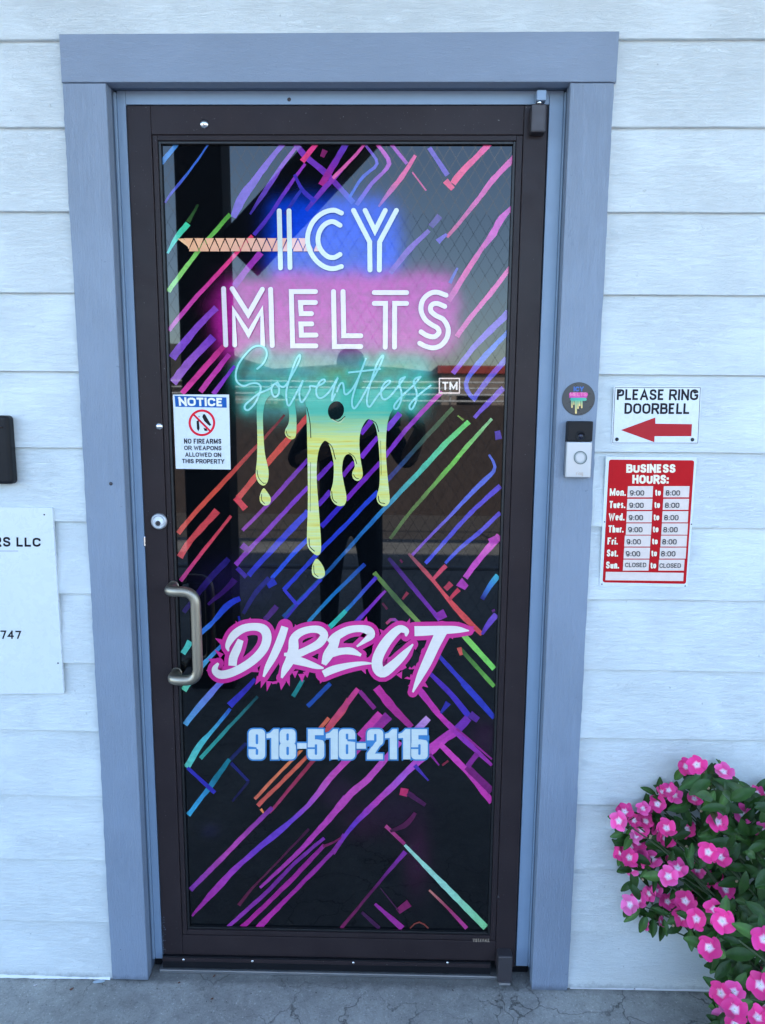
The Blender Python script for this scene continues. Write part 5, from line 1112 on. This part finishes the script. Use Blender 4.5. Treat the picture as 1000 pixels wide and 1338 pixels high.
# leaves the photo shows apart: base pixel, tip pixel
for (x0, y0, x1, y1, s) in [(480,190,400,228,1.1),(490,185,545,205,1),(560,200,620,250,1),(600,260,570,340,1.1),(545,260,500,330,1),(610,270,690,270,1),(640,280,720,310,1.1),(440,320,350,330,1),(560,460,480,460,1.1),(600,450,670,470,1.2),(640,460,730,500,1.2),(360,520,390,580,1),(410,520,430,580,1),(440,500,430,560,1),(250,800,310,810,1),(230,830,190,920,1.15),(260,840,260,925,1.2),(310,850,320,930,1.1),(430,900,430,960,1),(200,800,140,850,1),(580,1010,530,1080,1),(600,930,700,1010,1.3),(640,1020,680,1140,1.35),(620,1000,600,1090,1.1),(560,900,480,930,1.1),(600,620,640,690,1.1),(680,640,740,630,1),(640,700,660,790,1.1),(450,700,520,720,1.1),(400,690,460,690,1.1),(370,700,340,750,1),(120,450,70,462,.9),(160,460,130,505,1),(500,590,440,600,1),(740,560,779,590,1.2),(700,500,750,520,1.1),(570,1100,640,1150,1.2),(700,1080,750,1120,1),(660,1220,700,1260,1.1),(720,1230,760,1250,1.1),(690,1270,680,1330,1.1),(680,900,740,990,1.2),(640,820,690,880,1.1),(250,600,210,640,1),(260,640,270,690,1),(180,640,175,670,1)]:
    a = P(*f5(x0, y0), -.16); b = P(*f5(x1, y1), -.18); d = b - a; leaf(a, d + Vector((0, -.012, 0)), Vector((rp.uniform(-.3, .3), -1, .55)), min(1.25, max(.8, d.length / .047)))
poly = [(384,190),(470,180),(620,195),(720,250),(1200,380),(1350,800),(1300,1700),(640,1700),(560,1180),(600,1110),(560,1010),(480,950),(400,930),(330,870),(160,810),(175,680),(100,460),(210,390),(300,300),(430,290)]
def inside(x, y):
    c = False; j = len(poly) - 1
    for i in range(len(poly)):
        if ((poly[i][1] > y) != (poly[j][1] > y)) and x < (poly[j][0] - poly[i][0]) * (y - poly[i][1]) / (poly[j][1] - poly[i][1]) + poly[i][0]: c = not c
        j = i
    return c
cnt = 0
while cnt < 1350:
    x = rp.uniform(70, 1350); y = rp.uniform(185, 1700)
    if not inside(x, y): continue
    if x < 460 and rp.random() < .72: continue
    cnt += 1
    Yd = -rp.uniform(.03, .30 if x > 520 else .14); c = P(*f5(x, y), Yd); d = ldir(None); leaf(c, d, Vector((rp.uniform(-.4, .4), -.8, .8)), rp.uniform(.75, 1.25))
if lv:
    o = meshof('leaf_mass', lv, lf, M_leaf, plant, True, lc); o['kind'] = 'stuff'
for (x, y) in ((213,672),(271,650),(250,470),(415,520),(483,355),(515,250),(352,885),(455,785),(627,830),(392,720),(645,680),(735,865),(246,478),(612,400)):
    c = P(*f5(x, y), -.15); lathe('seed_bud', c, (rp.uniform(-.5, .5), -.5, .8), [(0, -.003), (.003, 0), (.0034, .003), (.0018, .006), (0, .007)], M_bud, plant, 8)

# ================================================================== PHOTOGRAPHER (seen only mirrored in the glass)
M_skin = simple('skin', (.42, .25, .18), .5); M_shirt = simple('dark_shirt', (.02, .022, .028), .9); M_jeans = simple('dark_jeans', (.022, .028, .042), .9); M_hair = simple('dark_hair', (.015, .012, .010), .6); M_shoe = simple('dark_shoe', (.02, .02, .02), .6)
def skinned(name, pts, edges, mat, parent, sub=2):
    me = bpy.data.meshes.new(name); me.from_pydata([p[:3] for p in pts], edges, []); o = bpy.data.objects.new(name, me); COL.objects.link(o)
    md = o.modifiers.new('s', 'SKIN'); ls = me.skin_vertices[0].data if me.skin_vertices else None
    if ls is None: bpy.context.view_layer.update(); ls = me.skin_vertices[0].data
    for i, p in enumerate(pts): ls[i].radius = (p[3], p[4] if len(p) > 4 else p[3])
    ls[0].use_root = True; sd_ = o.modifiers.new('d', 'SUBSURF'); sd_.levels = sub; sd_.render_levels = sub; md.use_smooth_shade = True
    bpy.context.view_layer.update(); dg = bpy.context.evaluated_depsgraph_get(); m2 = bpy.data.meshes.new_from_object(o.evaluated_get(dg)); bpy.data.objects.remove(o); m2.name = name; m2.materials.clear()
    return link(name, m2, mat, parent, True)
man = thing('person', 'person in dark clothes photographing the door, mirrored in the glass', 'person', (-.08, -2.18, 0))
X0, YB = -.11, -2.18
bp_ = [(X0, YB, .95, .19, .14), (X0, YB, 1.12, .19, .14), (X0, YB, 1.30, .20, .13), (X0, YB, 1.44, .18, .11), (X0, YB + .01, 1.53, .06), (X0, YB + .04, 1.60, .055), (X0, YB + .05, 1.69, .085, .10), (X0, YB + .05, 1.77, .075, .09),
  (X0 - .20, YB, 1.43, .062), (X0 - .31, YB + .10, 1.22, .058), (CAM.x - .13, YB + .30, 1.43, .036), (CAM.x - .085, YB + .37, 1.475, .028),
  (X0 + .20, YB, 1.43, .062), (X0 + .31, YB + .10, 1.23, .058), (CAM.x + .13, YB + .30, 1.43, .036), (CAM.x + .085, YB + .37, 1.475, .028),
  (X0 - .10, YB, .88, .095), (X0 - .12, YB + .01, .50, .062), (X0 - .13, YB, .10, .042), (X0 - .14, YB + .14, .035, .035), (X0 + .10, YB, .88, .095), (X0 + .12, YB + .01, .50, .062), (X0 + .13, YB, .10, .042), (X0 + .14, YB + .14, .035, .035)]
be = [(0,1),(1,2),(2,3),(3,4),(4,5),(5,6),(6,7),(3,8),(8,9),(9,10),(10,11),(3,12),(12,13),(13,14),(14,15),(0,16),(16,17),(17,18),(18,19),(0,20),(20,21),(21,22),(22,23)]
body = skinned('body', bp_, be, M_shirt, man)
body.data.materials.clear(); body.data.materials.append(M_shirt); body.data.materials.append(M_skin); body.data.materials.append(M_jeans); body.data.materials.append(M_shoe)
for p in body.data.polygons:
    z = p.center.z; yy = p.center.y - YB
    p.material_index = 3 if z < .09 else 2 if z < .93 else 1 if (z > 1.53 and abs(p.center.x - X0) < .14) or (yy > .16 and z > 1.2) else 0
hm = skinned('hair', [(X0, YB + .03, 1.72, .09, .10), (X0, YB + .035, 1.80, .085, .10), (X0, YB + .03, 1.85, .05)], [(0, 1), (1, 2)], M_hair, man)
for sx in (-1, 1):
    lathe('eye', (X0 + sx * .032, YB + .146, 1.715), (0, 1, 0), [(.012, -.004), (.010, .003), (0, .006)], M_eye, man, 12)
tube('nose', [(X0, YB + .142, 1.715), (X0, YB + .165, 1.675)], .009, M_skin, man, 8, rs=[.007, .013]); tube('mouth', [(X0 - .025, YB + .141, 1.645), (X0, YB + .149, 1.642), (X0 + .025, YB + .141, 1.645)], .005, simple('lips', (.3, .12, .10), .5), man, 6)
for s_, hx in ((-1, CAM.x - .045), (1, CAM.x + .045)):
    for k in range(4):
        z = CAM.z - .10 + k * .021; tube('finger', [(hx + s_ * .035, CAM.y - .060, z - .01), (hx + s_ * .040, CAM.y - .040, z), (hx + s_ * .018, CAM.y - .030, z + .004)], .008, M_skin, man, 8)
    tube('thumb', [(hx + s_ * .035, CAM.y - .075, CAM.z - .115), (hx + s_ * .030, CAM.y - .070, CAM.z - .08), (hx + s_ * .008, CAM.y - .062, CAM.z - .06)], .010, M_skin, man, 8)
ph = thing('phone', 'dark phone held up in both hands, mirrored in the glass', 'phone', (CAM.x, CAM.y - .04, CAM.z - .05))
box('phone_body', CAM.x - .050, CAM.x + .022, CAM.y - .052, CAM.y - .044, CAM.z - .130, CAM.z + .018, M_gloss, ph, .003)
for dx, dz in ((0, 0), (-.018, -.003), (0, -.020)): lathe('lens', (CAM.x + dx, CAM.y - .044, CAM.z + dz), (0, 1, 0), [(.007, 0), (.007, .002), (.005, .0022), (0, .001)], M_black, ph, 16)
